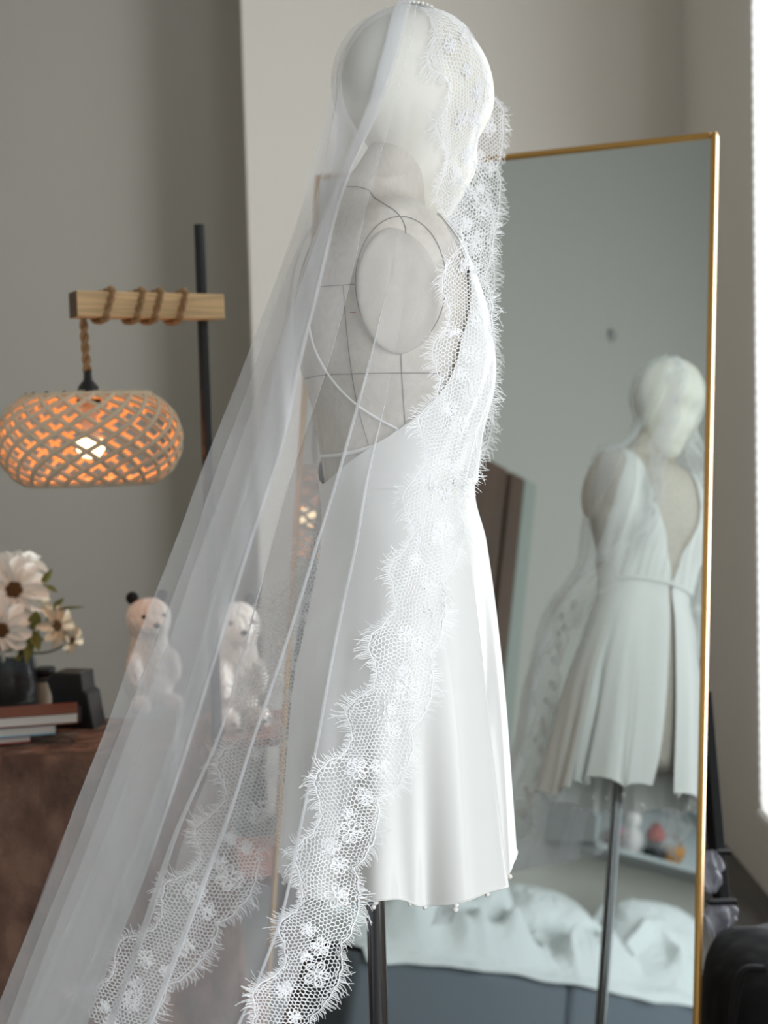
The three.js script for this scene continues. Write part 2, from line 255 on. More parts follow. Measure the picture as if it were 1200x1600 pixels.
const man = thing('dress_form', 'beige linen dress form with a smooth ivory head, thin seam lines and a metal pole', 'mannequin', ORG, PHI);
part('torso', surfaceNets(torsoF, V(-0.2, yBot - 0.03, -0.24), V(0.2, loc(640, 225).y, 0.24), 0.006), M.linen, man);
part('head', surfaceNets(headF, V(HC.x - 0.16, HC.y - 0.17, -0.1), V(HC.x + 0.16, HC.y + 0.15, 0.1), 0.004), M.head, man, 'smooth ivory head bowed forward');
{
  const poleTop = loc(584, 1300), px = loc(585, 1345).x;
  part('pole', cyl(0.0128, 0.0128, yBot + 0.02 - 0.03, px, (yBot + 0.05) / 2, 0, 32), M.chrome, man, 'shiny metal pole');
  part('pole_base', lathe([[0, 0], [0.17, 0], [0.172, 0.006], [0.16, 0.014], [0.04, 0.03], [0.022, 0.06], [0.018, 0.1], [0, 0.1]]).translate(px, 0, 0), M.black, man, 'round black base');
  const seamLine = (pts, name = 'seam', mat = M.seam, r = 0.00055) => { const q = []; const crv = new THREE.CatmullRomCurve3(pts.map(p => V(p[0], p[1], 0))); const n = pts.length * 6; for (let i = 0; i <= n; i++) { const c = crv.getPoint(i / n), h = hit(torsoF, c.x, c.y, 0.0004); if (h) q.push(h); } if (q.length > 3) part(name, tube(q, r, q.length * 2, 5), mat, man); };
  const oval = []; for (let i = 0; i <= 24; i++) { const a = i / 24 * Math.PI * 2 + 0.3; oval.push([626 + 71 * Math.cos(a), 441 + 103 * Math.sin(a)]); } seamLine(oval, 'armhole_seam');
  seamLine([[634, 356], [632, 420], [629, 500], [627, 560], [630, 620], [633, 662]], 'side_seam');
  seamLine([[541, 291], [560, 292], [575, 296]], 'neck_seam');
  seamLine([[577, 297], [585, 308], [600, 318], [618, 330], [628, 342], [634, 356]], 'shoulder_seam');
  seamLine([[497, 448], [525, 446], [553, 444]], 'yoke_seam');
  seamLine([[536, 446], [540, 500], [549, 580], [560, 640], [576, 697]], 'back_seam');
  seamLine([[476, 592], [498, 587], [560, 584], [640, 583], [690, 583]], 'bust_seam');
  seamLine([[547, 489], [556, 488]], 'stitch_mark', M.redThread); seamLine([[664, 522], [669, 527]], 'stitch_mark', M.redThread);
  // armhole plate: a shallow linen-covered dome over the arm opening
  const pc = loc(628, 452, 0.158), plate = new THREE.SphereGeometry(1, 40, 20, 0, Math.PI * 2, 0, Math.PI / 2).rotateX(Math.PI / 2);
  plate.scale(0.054, 0.078, 0.0135).translate(pc.x, pc.y, 0.1475); part('armhole_plate', plate, M.linen, man);
  part('armhole_plate', plate.clone().scale(1, 1, -1), M.linen, man).geometry.index.array.reverse();
}

// ------------------------------------------------------------------ the dress
const dress = thing('slip_dress', 'short white satin slip dress with a flared skirt worn by the dress form', 'dress', ORG, PHI);
const SK = { front: [[752, 738], [800, 747], [900, 761], [1000, 771], [1100, 778], [1200, 782], [1330, 786]], back: [[752, 504], [800, 503], [860, 499], [950, 482], [1050, 464], [1200, 457], [1330, 452]], wide: [[752, .122], [860, .142], [1000, .17], [1150, .185], [1330, .2]] };
const yWaist = yOf(752), yHem = yOf(1322);
function skirtPoint(al, v, extra = 0) {                          // al from the front towards the camera side; v waist -> hem
  const py = lerp(752, 1322, v), xf = loc(curve1(SK.front, py), py).x, xb = loc(curve1(SK.back, py), py).x, c = (xf + xb) / 2, b = curve1(SK.wide, py), a = Math.sqrt(Math.max(((xf - xb) / 2) ** 2 - (b * Math.sin(PHI)) ** 2, 0.004)) ;
  const A = (0.004 + 0.019 * sstep(0.2, 0.8, Math.abs(al))) * Math.pow(v, 1.8), ph = 8.5 * al + 1.2 * Math.sin(2 * al + 1) + 1.4;
  const back = sstep(1.1, 1.6, Math.abs(al));
  const w = (Math.cos(ph) + 0.35 * Math.cos(2.1 * ph + al * 2)) * A * (1 - 0.6 * back), da = 0.085 * Math.sin(ph) * v * v * (1 - 0.5 * back), aa = al + da;
  const r = 1 + (w + extra + 0.0 * v) / 0.16;
  const dip = 0.007 * Math.cos(ph + 0.4) * v + 0.03 * sstep(2.0, 3.1, Math.abs(al)) * v * -1 - 0.004 * v;
  const P = V(c + a * r * Math.cos(aa), lerp(yWaist, yHem, v) + dip, b * r * Math.sin(aa));
  return v < 0.16 ? radial(al, P.y, 0.0078 + extra).lerp(P, sstep(0, 0.16, v)) : P;
}
const SLIT = 1.16;
const panel = (a0, a1, ex, nu, o0 = 0, o1 = 0) => gridGeo(nu, 48, (u, v) => skirtPoint(lerp(a0 + o0 * v * v, a1 - o1 * v * v, u), v, ex * v));
part('skirt', panel(0.05, SLIT + 0.14, 0, 110, 0.17), M.satin, dress, 'front skirt panel falling in soft folds');
part('skirt', panel(SLIT, 2 * Math.PI - SLIT, 0.016, 260), M.satin, dress, 'back skirt panel');
part('skirt', panel(-SLIT - 0.14, -0.05, 0, 110, 0, 0.17), M.satin, dress);
{
  const hemLine = (a0, a1, ex) => { const q = []; for (let i = 0; i <= 160; i++) q.push(skirtPoint(lerp(a0, a1, i / 160), 1, ex)); return tube(q, 0.0011, 320, 6); };
  for (const a of [SLIT, 2 * Math.PI - SLIT]) { const q = []; for (let i = 0; i <= 60; i++) q.push(skirtPoint(a, i / 60, 0.016 * i / 60)); part('slit_edge', tube(q, 0.0011, 120, 6), M.satin, dress); }
  part('hem_edge', hemLine(0.22, SLIT + 0.14, 0), M.satin, dress); part('hem_edge', hemLine(SLIT, 2 * Math.PI - SLIT, 0.016), M.satin, dress); part('hem_edge', hemLine(-SLIT - 0.14, -0.22, 0), M.satin, dress);
  for (let k = 0; k < 28; k++) { const a = 0.28 + k * 0.21, q = skirtPoint(a, 1, a > SLIT && a < 2 * Math.PI - SLIT ? 0.016 : 0.001), n = 1 + (k % 3 === 0 ? 1 : 0); for (let j = 0; j < n; j++) part('pearl', sph(rr(0.0024, 0.0036), q.x + rr(-0.003, 0.003), q.y - 0.003 - j * 0.005, q.z + rr(-0.002, 0.002), 12, 8), M.pearl, dress); }
  part('waistband', gridGeo(120, 4, (u, v) => { const al = lerp(-1.25, 1.25, u), p = skirtPoint(al, 0, 0.003 + 0.0015 * Math.sin(v * Math.PI)); p.y += lerp(-0.003, 0.004, v); return p; }), M.satin, dress);
  // bodice: each side runs from the centre front over the bust to the side, and up to the shoulder
  const inA = [[345, 1.05], [400, 0.78], [480, 0.62], [560, 0.46], [630, 0.28], [690, 0.14], [752, 0.0]], outA = [[345, 1.2], [400, 1.06], [480, 1.14], [560, 1.3], [625, 1.5], [672, 1.86], [700, 2.2], [725, 2.55], [745, 2.9], [752, 3.14]];
  for (const s of [1, -1]) part('bodice', gridGeo(70, 80, (u, v) => {
    const py = lerp(352, 757, v), y = yOf(py), i0 = curve1(inA, py), o0 = curve1(outA, py), al = lerp(i0, o0, u);
    const gather = 0.0045 * Math.sin(26 * al / (0.5 + v * 0.9)) * sstep(0.35, 0.95, v) * (1 - sstep(0.9, 1.7, al));
    return radial(s * al, y, 0.006 + 0.0012 * sstep(0.85, 1, v) + gather * 0.9 + 0.002 * Math.sin(u * Math.PI));
  }), M.satin, dress);
  const strap = (pts, r) => { const q = []; const crv = new THREE.CatmullRomCurve3(pts.map(p => V(p[0], p[1], 0))); for (let i = 0; i <= 40; i++) { const c = crv.getPoint(i / 40), h = hit(torsoF, c.x, c.y, 0.0015); if (h) q.push(h); } part('strap', tube(q, r, 90, 6), M.satin, dress); };
  strap([[482, 505], [492, 545], [515, 588], [545, 622], [580, 648], [622, 671]], 0.0018);
  strap([[503, 713], [530, 711], [565, 703], [600, 691], [622, 673]], 0.003);
}
function skirtF(x, y, z) {                                       // rough distance to the outside of the skirt
  if (y > yWaist || y < yHem - 0.06) return 1;
  const v = clamp((yWaist - y) / (yWaist - yHem), 0, 1), py = lerp(752, 1322, v), xf = loc(curve1(SK.front, py), py).x, xb = loc(curve1(SK.back, py), py).x, c = (xf + xb) / 2, b0 = curve1(SK.wide, py), a = Math.sqrt(Math.max(((xf - xb) / 2) ** 2 - (b0 * Math.sin(PHI)) ** 2, 0.004)) + 0.014 * v, b = b0 + 0.014 * v;
  const k = Math.hypot((x - c) / a, z / b); return (k - 1) * Math.min(a, b);
}
const PLC = loc(628, 452, 0.158);
const allF = (x, y, z) => Math.min(bodyF(x, y, z), skirtF(x, y, z), ell(x, y, z, PLC.x, PLC.y, 0.1475, 0.056, 0.08, 0.016));

// ------------------------------------------------------------------ the veil: one cloth gathered on the crown, folded, falling to both sides
const PY = [40, 100, 180, 260, 330, 440, 560, 700, 850, 1000, 1150, 1300, 1450, 1650];
const COL = {
  edge: [600, 533, 512, 490, 470, 432, 386, 330, 274, 215, 160, 103, 46, -35],
  fold: [606, 541, 522, 505, 487, 446, 404, 352, 298, 243, 182, 126, 66, -10],
  bandL: [630, 602, 568, 535, 508, 468, 428, 397, 352, 310, 268, 216, 157, 68],
  bandR: [645, 622, 590, 553, 528, 500, 470, 442, 394, 346, 300, 250, 194, 116],
  D: [650, 634, 612, 590, 572, 548, 516, 470, 424, 385, 340, 275, 225, 152],
  E: [640, 572, 545, 520, 497, 457, 416, 375, 325, 277, 226, 172, 108, 22],
  A: [655, 648, 640, 633, 625, 608, 580, 540, 496, 450, 397, 348, 292, 213],
  B: [658, 662, 660, 656, 650, 638, 617, 586, 556, 524, 498, 468, 434, 352],
  lace: [662, 690, 702, 712, 716, 712, 705, 688, 656, 618, 578, 530, 492, 420],
  far: [662, 715, 745, 735, 722, 722, 735, 700, 540, 462, 418, 372, 290, 140],
};
const zNear = [[40, .01], [100, .072], [180, .088], [240, .1], [290, .13], [330, .165], [370, .195], [440, .207], [560, .207], [700, .205], [850, .225], [1000, .25], [1150, .275], [1300, .30], [1450, .33], [1650, .37]];
const zFar = [[40, -.01], [100, -.07], [180, -.088], [260, -.1], [330, -.12], [400, -.15], [560, -.165], [700, -.19], [850, -.22], [1000, -.19], [1150, -.16], [1300, -.15], [1650, -.16]];
const colX = (name, py) => curve1(PY.map((p, i) => [p, COL[name][i]]), py);
const gatherTop = x => 36 + 0.35 * Math.max(0, x - 600) * 0.6;
function veilSheet(list, zk, rows, sub, phase) {                 // list: [column, px shift, thickness offset]
  const names = Object.keys(COL), n = list.length, pos = [], uv = [], idx = [], nu = (n - 1) * sub;
  for (let j = 0; j <= rows; j++) {
    const t = Math.pow(j / rows, 1.15);
    for (let i = 0; i <= nu; i++) {
      const k = Math.min(Math.floor(i / sub), n - 2), s = i / sub - k, e = s * s * (3 - 2 * s), A = list[k], B = list[k + 1];
      const py = lerp(40, 1650, t), grow = sstep(40, 420, py);
      const cg = n => n === 'A' ? sstep(430, 640, py) * (1 + 1.0 * sstep(1150, 1500, py)) : n === 'B' ? 0.0 + 1.0 * sstep(560, 780, py) : n === 'D' ? (0.15 + 0.85 * sstep(860, 1080, py)) * (1 + 1.3 * sstep(1150, 1500, py)) : n === 'E' ? 1.8 * sstep(1120, 1330, py) : 0.3 + 0.7 * grow;
      const xa = colX(A[0], py) + A[1] * cg(A[0]), xb = colX(B[0], py) + B[1] * cg(B[0]);
      let px = lerp(xa, xb, e);
      const x0 = colX('edge', py), x1 = colX(list[n - 1][0], py), fr = clamp((px - x0) / (x1 - x0), 0, 1);
      let off = lerp(A[2] * (A[0].length === 1 ? cg(A[0]) : 1), B[2] * (B[0].length === 1 ? cg(B[0]) : 1), s);
      const wob = 0.006 * noise(px * 0.03 + phase, py * 0.006, 1) + 0.0025 * noise(px * 0.11, py * 0.012, 7 + phase);
      px += 2.2 * lerp(noise(names.indexOf(A[0]) * 3.1 + phase, py * 0.008, 3), noise(names.indexOf(B[0]) * 3.1 + phase, py * 0.008, 3), e) * grow;
      const z = curve1(zk, py) * Math.pow(Math.sin(fr * Math.PI / 2), 1 - 0.6 * sstep(280, 380, py) * (1 - sstep(540, 720, py))) + (off + wob) * (0.25 + 0.75 * grow);
      const p = loc(px, py + (1 - t) * (1 - t) * (gatherTop(px) - 40), z);
      const far = allF(p.x, p.y, p.z); if (far < 0.004 + Math.abs(off) * 0.3) pushOut(allF, p, 0.004 + Math.abs(off) * 0.3);
      pos.push(p.x, p.y, p.z); uv.push(i / nu, t);
    }
  }
  for (let j = 0; j < rows; j++) for (let i = 0; i < nu; i++) { const a = j * (nu + 1) + i, b = a + 1, c = a + nu + 1, d = c + 1; idx.push(a, c, b, b, c, d); }
  const g = new THREE.BufferGeometry(); g.setAttribute('position', new THREE.Float32BufferAttribute(pos, 3)); g.setAttribute('uv', new THREE.Float32BufferAttribute(uv, 2)); g.setIndex(idx); g.computeVertexNormals(); return g;
}
const veil = thing('bridal_veil', 'long sheer white tulle veil with eyelash lace edging draped from the head', 'veil', ORG, PHI);
const nearList = [['edge', 0, 0], ['bandR', -6, -.006], ['fold', 0, .004], ['E', 2.5, .006], ['E', -2.5, .008], ['E', 2.5, .010], ['bandR', 0, .012], ['bandL', 0, .02], ['bandR', 2, .026], ['bandL', 5, .032], ['bandR', -3, .036],
  ['D', 3, .012], ['D', -2.5, .015], ['D', 3, .018], ['D', -1.5, .020], ['D', 2, .022],
  ['A', 2.6, .012], ['A', -2.8, .015], ['A', 2.4, .018], ['A', -2, .020], ['A', 2, .022], ['A', -1.4, .025], ['A', 1.4, .027],
  ['B', 2.6, .012], ['B', -2.8, .015], ['B', 2.4, .018], ['B', -2, .020], ['B', 2, .022], ['B', -1.4, .025], ['B', 1.4, .027], ['lace', 0, .006]];
const farList = [['edge', 0, 0], ['bandL', 10, -.02], ['fold', 20, -.03], ['A', 0, -.04], ['D', 10, -.05], ['far', 0, -.03]];
part('tulle', veilSheet(nearList, zNear, 110, 7, 0), M.tulle, veil);
part('tulle', veilSheet(farList, zFar, 90, 10, 5), M.tulle, veil);

{
  const c = snapTo(headF, loc(652, 30, 0.02), 0.004), comb = thing('hair_comb', 'small silvery hair comb holding the gathered veil on the crown of the head', 'comb', toWorld(c), PHI);
  part('comb_bar', tube([V(-0.022, 0.001, 0.006), V(0, 0.003, 0), V(0.022, -0.001, -0.004)], 0.0016, 16, 6), M.chrome, comb);
  for (let k = 0; k < 7; k++) part('bead', sph(0.0024, -0.02 + k * 0.0066, 0.005 - 0.0003 * (k - 3) ** 2, 0.005 - k * 0.0014, 10, 8), M.pearl, comb);
}
// lace bands: nets of thread, thick flower outlines and curved lashes along both scalloped edges
function laceBand(path, seedN, snapA, snapB) {
  const P = path.map(([x, y, z, w]) => V(x, y, z)), crv = new THREE.CatmullRomCurve3(P, false, 'centripetal'), N = 400, pts = crv.getSpacedPoints(N);
  const ws = path.map(p => p[3]), cl = crv.getLengths(N * 2), L = crv.getLength();
  const us = path.map((_, i) => i / (path.length - 1));
  const arcOf = u => { const q = u * N * 2, i = Math.min(Math.floor(q), N * 2 - 1); return lerp(cl[i], cl[i + 1], q - i) / L; };
  const wk = us.map((u, i) => [arcOf(u), ws[i]]);
  const cache = new Map();
  const tng = i => pts[Math.min(i + 3, N)].clone().sub(pts[Math.max(i - 3, 0)]).setZ(0).normalize();
  function S(s, w, lift = 0) {                                   // s metres along, w metres across (+ = outer edge)
    const q = clamp(s / (L / 1160), 0, 1) * N, i = Math.min(Math.floor(q), N - 1), f = q - i;
    const c = pts[i].clone().lerp(pts[i + 1], f), t = tng(i).lerp(tng(Math.min(i + 1, N)), f).normalize();
    const hw = curve1(wk, q / N), k = w / 0.041;
    const ruf = sstep(400, 800, c.y);
    const px = c.x + t.y * hw * k, py = c.y - t.x * hw * k, z = c.z + ruf * (0.012 * Math.sin(s * 38 + k * 1.2) * (0.4 + 0.6 * Math.abs(k)) + 0.006 * noise(s * 30, k * 2, seedN)) + lift;
    const p = loc(px, py, z);
    if (py < snapB) { const m = p.clone(); snapTo(headF, m, 0.0035 + lift); p.lerp(m, 1 - sstep(snapA, snapB, py)); }
    if (allF(p.x, p.y, p.z) < 0.012) pushOut(allF, p, (py < 330 ? 0.0035 : 0.009) + lift);
    return p;
  }
  const len = L / 1160, netP = [], netI = [], lashP = [], lashI = [], cordP = [], cordI = [];
  const key = (a, b) => Math.round(a * 1e5) + '_' + Math.round(b * 1e5);
  const at3 = (a, b) => { const k = key(a, b); let p = cache.get(k); if (!p) { p = S(a, b); cache.set(k, p); } return p; };
  const nrm = V(0, 0, 1);
  function strip(pl, w0, w1, pos, idx, lift = 0) {               // ribbon through 3D points, facing outwards from the body
    const base = pos.length / 3;
    for (let i = 0; i < pl.length; i++) {
      const t = pl[Math.min(i + 1, pl.length - 1)].clone().sub(pl[Math.max(i - 1, 0)]), v = pl[i].clone().sub(eyeL).multiplyScalar(-0.35).normalize().add(V(0.35, 0, 0.4)).normalize(), b = t.cross(v).normalize().multiplyScalar(lerp(w0, w1, i / (pl.length - 1)) / 2);
      pos.push(pl[i].x + b.x, pl[i].y + b.y, pl[i].z + b.z + lift, pl[i].x - b.x, pl[i].y - b.y, pl[i].z - b.z + lift);
      if (i) idx.push(base + 2 * i - 2, base + 2 * i - 1, base + 2 * i, base + 2 * i - 1, base + 2 * i + 1, base + 2 * i);
    }
  }
  // scalloped outlines
  const SC = 0.102, H = 0.041, ph = seedN * 0.37;
  const outer = s => H * (0.7 + 0.035 * noise(s * 210, 4, seedN) + 0.36 * Math.pow(Math.abs(Math.sin(Math.PI * (s / SC + ph))), 0.6) + 0.03 * noise(s * 90, 1, seedN));
  const inner = s => -H * (0.66 + 0.05 * noise(s * 170, 6, seedN) + 0.5 * Math.pow(Math.abs(Math.cos(Math.PI * (s / SC + ph))), 2.6) + 0.03 * noise(s * 90, 2, seedN));
  // flower motifs
  const motifs = [];
  for (let k = 0; k < len / SC + 1; k++) { const c = (k + 0.5 - (ph % 1)) * SC; motifs.push([c + rr(-.008, .008), H * rr(0.3, 0.48), rr(.011, .017)], [c + SC * 0.34 + rr(-.012, .012), -H * rr(0.1, 0.4), rr(.008, .013)], [c + SC * 0.5 + rr(-.012, .012), H * rr(0.2, 0.42), rr(.007, .012)]); if (k & 1) motifs.push([c - SC * 0.2, H * rr(-.2, .2), rr(.006, .01)]); }
  const inMotif = (s, w) => motifs.some(m => (s - m[0]) ** 2 + (w - m[1]) ** 2 < m[2] * m[2]);
  const a = 0.0031, dy = a * 1.5, dx = a * Math.sqrt(3);           // hexagonal net
  const jit = (x, y, k) => 0.0010 * noise(x * 260, y * 260, k + seedN) + 0.0036 * noise(x * 38, y * 38, k + 20 + seedN);
  const node = (x, y) => [x + jit(x, y, 1), y + jit(x, y, 2)];
  const ok = (x, y) => x > 0 && x < len && y < outer(x) && y > inner(x);
  for (let r = -16; r <= 16; r++) for (let c = 0; c * dx < len; c++) {
    const x = c * dx + (r & 1 ? dx / 2 : 0), y = r * dy; if (!ok(x, y)) continue;
    const v0 = node(x, y + a), v1 = node(x + dx / 2, y + a / 2), v2 = node(x + dx / 2, y - a / 2), v3 = node(x, y - a), v5 = node(x - dx / 2, y + a / 2);
    const dense = inMotif(x, y);
    for (const [p, q] of [[v0, v1], [v1, v2], [v0, v5]]) if (ok(...p) && ok(...q)) strip([at3(...p), at3(...q)], 0.00092, 0.00092, netP, netI);
    if (dense && hash3(c, r, 5) < 0.55) strip([at3(...v0), at3(...v3)], 0.0011, 0.0011, netP, netI);
    if (dense && hash3(c, r, 6) < 0.45) strip([at3(...v5), at3(...v2)], 0.0011, 0.0011, netP, netI);
  }
  const cordLine = (arr, w) => strip(arr.map(p => S(clamp(p[0], 0, len), p[1], 0.0012)), w, w, cordP, cordI);
  for (const m of motifs) {                                       // petals: looped thick threads round an open eye
    if (m[0] < 0 || m[0] > len) continue;
    const np = 5 + Math.floor(rnd() * 3), a0 = rnd() * 6.28;
    const ring = (r, n, w) => { const q = []; for (let i = 0; i <= n; i++) { const t = i / n * 6.283; q.push([m[0] + r * Math.cos(t), m[1] + r * Math.sin(t)]); } cordLine(q, w); };
    if (hash3(Math.round(m[0] * 1e4), seedN, 2) < 0.4) { for (let k = 0; k < 9; k++) { const q = [], t0 = rnd() * 6.28, x0 = m[0] + rr(-1, 1) * m[2] * 0.6, y0 = m[1] + rr(-1, 1) * m[2] * 0.6; for (let i = 0; i <= 6; i++) q.push([x0 + (i / 6 - 0.5) * m[2] * 1.3 * Math.cos(t0) + 0.002 * Math.sin(i * 1.9 + k), y0 + (i / 6 - 0.5) * m[2] * 1.3 * Math.sin(t0) + 0.002 * Math.cos(i * 1.7 + k)]); cordLine(q, 0.0012); } continue; }
    ring(m[2] * 0.2, 10, 0.0016);
    for (let k = 0; k < np; k++) { const q = [], t0 = a0 + k / np * 6.283; for (let i = 0; i <= 12; i++) { const u = i / 12 * Math.PI, rad = m[2] * (0.25 + 0.8 * Math.sin(u)), tt = t0 + (u - Math.PI / 2) * 0.3 * (1 + 0.6 * Math.sin(u)); q.push([m[0] + rad * Math.cos(tt), clamp(m[1] + rad * Math.sin(tt), inner(m[0]), outer(m[0]))]); } cordLine(q, 0.0014); }
  }
  for (const [fn, w] of [[outer, 0.0014], [inner, 0.0013]]) { const q = []; for (let s = 0; s <= len; s += 0.003) q.push([s, fn(s)]); cordLine(q, w); const q2 = []; for (let s = 0; s <= len; s += 0.003) q2.push([s, fn(s) * 0.9 + 0.0018 * Math.sin(s * 700)]); cordLine(q2, 0.0009); }
  for (const [fn, sg] of [[outer, 1], [inner, -1]]) for (let s = 0.002; s < len; s += 0.0019) {   // lashes
    const e = fn(s), tip = Math.pow(Math.abs(sg > 0 ? Math.sin(Math.PI * (s / SC + ph)) : Math.cos(Math.PI * (s / SC + ph))), 2);
    const l = (sg > 0 ? 0.0145 : 0.0135) * (0.6 + 0.7 * tip) * rr(0.6, 1.25), sl = ((fn(s + 0.002) - fn(s - 0.002)) / 0.004) * -sg, bend = rr(-0.5, 0.9), q = [];
    for (let i = 0; i <= 4; i++) { const t = i / 4; q.push(S(s + l * t * (clamp(sl, -0.9, 0.9) * 0.7 + bend * t * 0.8), e + sg * l * t * (1 - 0.25 * t * Math.abs(bend)), 0.001 + 0.002 * t * rr(0, 1))); }
    strip(q, 0.00085, 0.00045, lashP, lashI);
  }
  const mk = (p, i) => { const g = new THREE.BufferGeometry(); g.setAttribute('position', new THREE.Float32BufferAttribute(p, 3)); g.setIndex(i); g.computeVertexNormals(); return g; };
  return { net: mk(netP, netI), cord: mk(cordP, cordI), lash: mk(lashP, lashI) };
}
function addLace(path, n, sa, sb, label) {
  const g = laceBand(path, n, sa, sb);
  const net = part('lace_net', g.net, M.thread, veil, label); net.userData.kind = 'stuff';
  part('lace_flowers', g.cord, M.thread, veil).userData.kind = 'stuff';
  part('lace_lashes', g.lash, M.thread, veil).userData.kind = 'stuff';
}
addLace([[648, 38, 0, 30], [690, 62, .04, 42], [722, 115, .068, 44], [733, 180, .078, 44], [738, 245, .08, 44], [735, 310, .085, 42], [730, 370, .12, 38], [728, 440, .16, 38], [728, 510, .18, 40], [722, 580, .185, 46], [712, 650, .19, 48], [695, 720, .20, 46], [680, 800, .215, 46], [668, 870, .225, 46], [650, 940, .24, 46], [635, 1010, .255, 50], [618, 1080, .268, 52], [590, 1160, .28, 56], [552, 1235, .29, 54], [530, 1300, .302, 52], [512, 1370, .315, 50], [502, 1440, .33, 52], [478, 1510, .345, 52], [452, 1570, .355, 50], [405, 1650, .372, 50]], 1, 250, 330, 'white eyelash lace edging on the near side');
addLace([[655, 36, 0, 28], [715, 72, -.045, 40], [748, 130, -.065, 36], [752, 200, -.075, 32], [752, 270, -.085, 32], [738, 340, -.095, 38], [735, 410, -.11, 36], [738, 480, -.12, 32], [742, 550, -.125, 30], [738, 630, -.135, 34], [700, 730, -.19, 40], [610, 810, -.225, 44], [530, 870, -.225, 46], [480, 930, -.2, 48], [458, 1000, -.19, 50], [438, 1080, -.175, 52], [410, 1170, -.16, 54], [385, 1260, -.155, 54], [350, 1350, -.15, 54], [300, 1430, -.15, 52], [235, 1510, -.15, 52], [150, 1600, -.155, 52]], 2, 110, 175, 'white eyelash lace edging on the far side');

// ------------------------------------------------------------------ standing mirror
const TH = 0.3912, TI = 0.2099, MW = 0.853;
const mh = V(Math.cos(TH), 0, Math.sin(TH)), mn = V(-Math.sin(TH) * Math.cos(TI), Math.sin(TI), Math.cos(TH) * Math.cos(TI)), mu = mn.clone().cross(mh).normalize();
const TR = at(1121, 207, 2.5691), ML = (TR.y - 0.004) / mu.y;
const mirrorRay = (px, py) => { const r = ray(px, py), t = TR.clone().sub(EYE).dot(mn) / r.dot(mn), o = EYE.clone().addScaledVector(r, t), d = r.clone().addScaledVector(mn, -2 * r.dot(mn)); return [o, d]; };
const inMirror = (px, py, x) => { const [o, d] = mirrorRay(px, py); return o.addScaledVector(d, (x - o.x) / d.x); };   // the point of the plane at x that shows there
{
  const c = TR.clone().addScaledVector(mh, -MW / 2).addScaledVector(mu, -ML / 2);
  const mir = thing('standing_mirror', 'tall standing mirror in a thin gold frame reflecting the veiled dress form', 'mirror', V(c.x, 0, c.z));
  const inner = new THREE.Matrix4().makeBasis(mh, mu, mn).setPosition(0, c.y, 0);
  const P = (n, g, m, l) => part(n, g.applyMatrix4(inner), m, mir, l);
  const fw = 0.011, fd = 0.03;
  P('glass', box(MW - 2 * fw + 0.004, ML - 2 * fw + 0.004, 0.004, 0, 0, 0), M.mirror);
  for (const s of [-1, 1]) { P('frame_rail', rbox(fw, ML, fd, 0.004, s * (MW - fw) / 2, 0, -0.006), M.gold); P('frame_rail', rbox(MW - 2 * fw, fw, fd, 0.004, 0, s * (ML - fw) / 2, -0.006), M.gold); }
  P('backing', box(MW - 0.02, ML - 0.02, 0.006, 0, 0, -0.01), M.black);
  const hinge = TR.clone().addScaledVector(mh, -0.12).addScaledVector(mu, -0.42).addScaledVector(mn, -0.03), foot = at(1150, 1480, 2.82); foot.y = 0.01;
  const bar = (a, b, w) => { const d = b.clone().sub(a), g = rbox(w, d.length(), w, 0.003); g.applyQuaternion(new THREE.Quaternion().setFromUnitVectors(V(0, 1, 0), d.clone().normalize())); const m = a.clone().add(b).multiplyScalar(0.5); return g.translate(m.x - c.x, m.y, m.z - c.z); };
  part('support_leg', bar(at(1098, 1080, 2.62), foot, 0.026), M.blackMatt, mir, 'slanted black support leg');
  part('support_leg', bar(at(1098, 1080, 2.62).addScaledVector(mh, -0.6), foot.clone().addScaledVector(mh, -0.6), 0.026), M.blackMatt, mir);
}
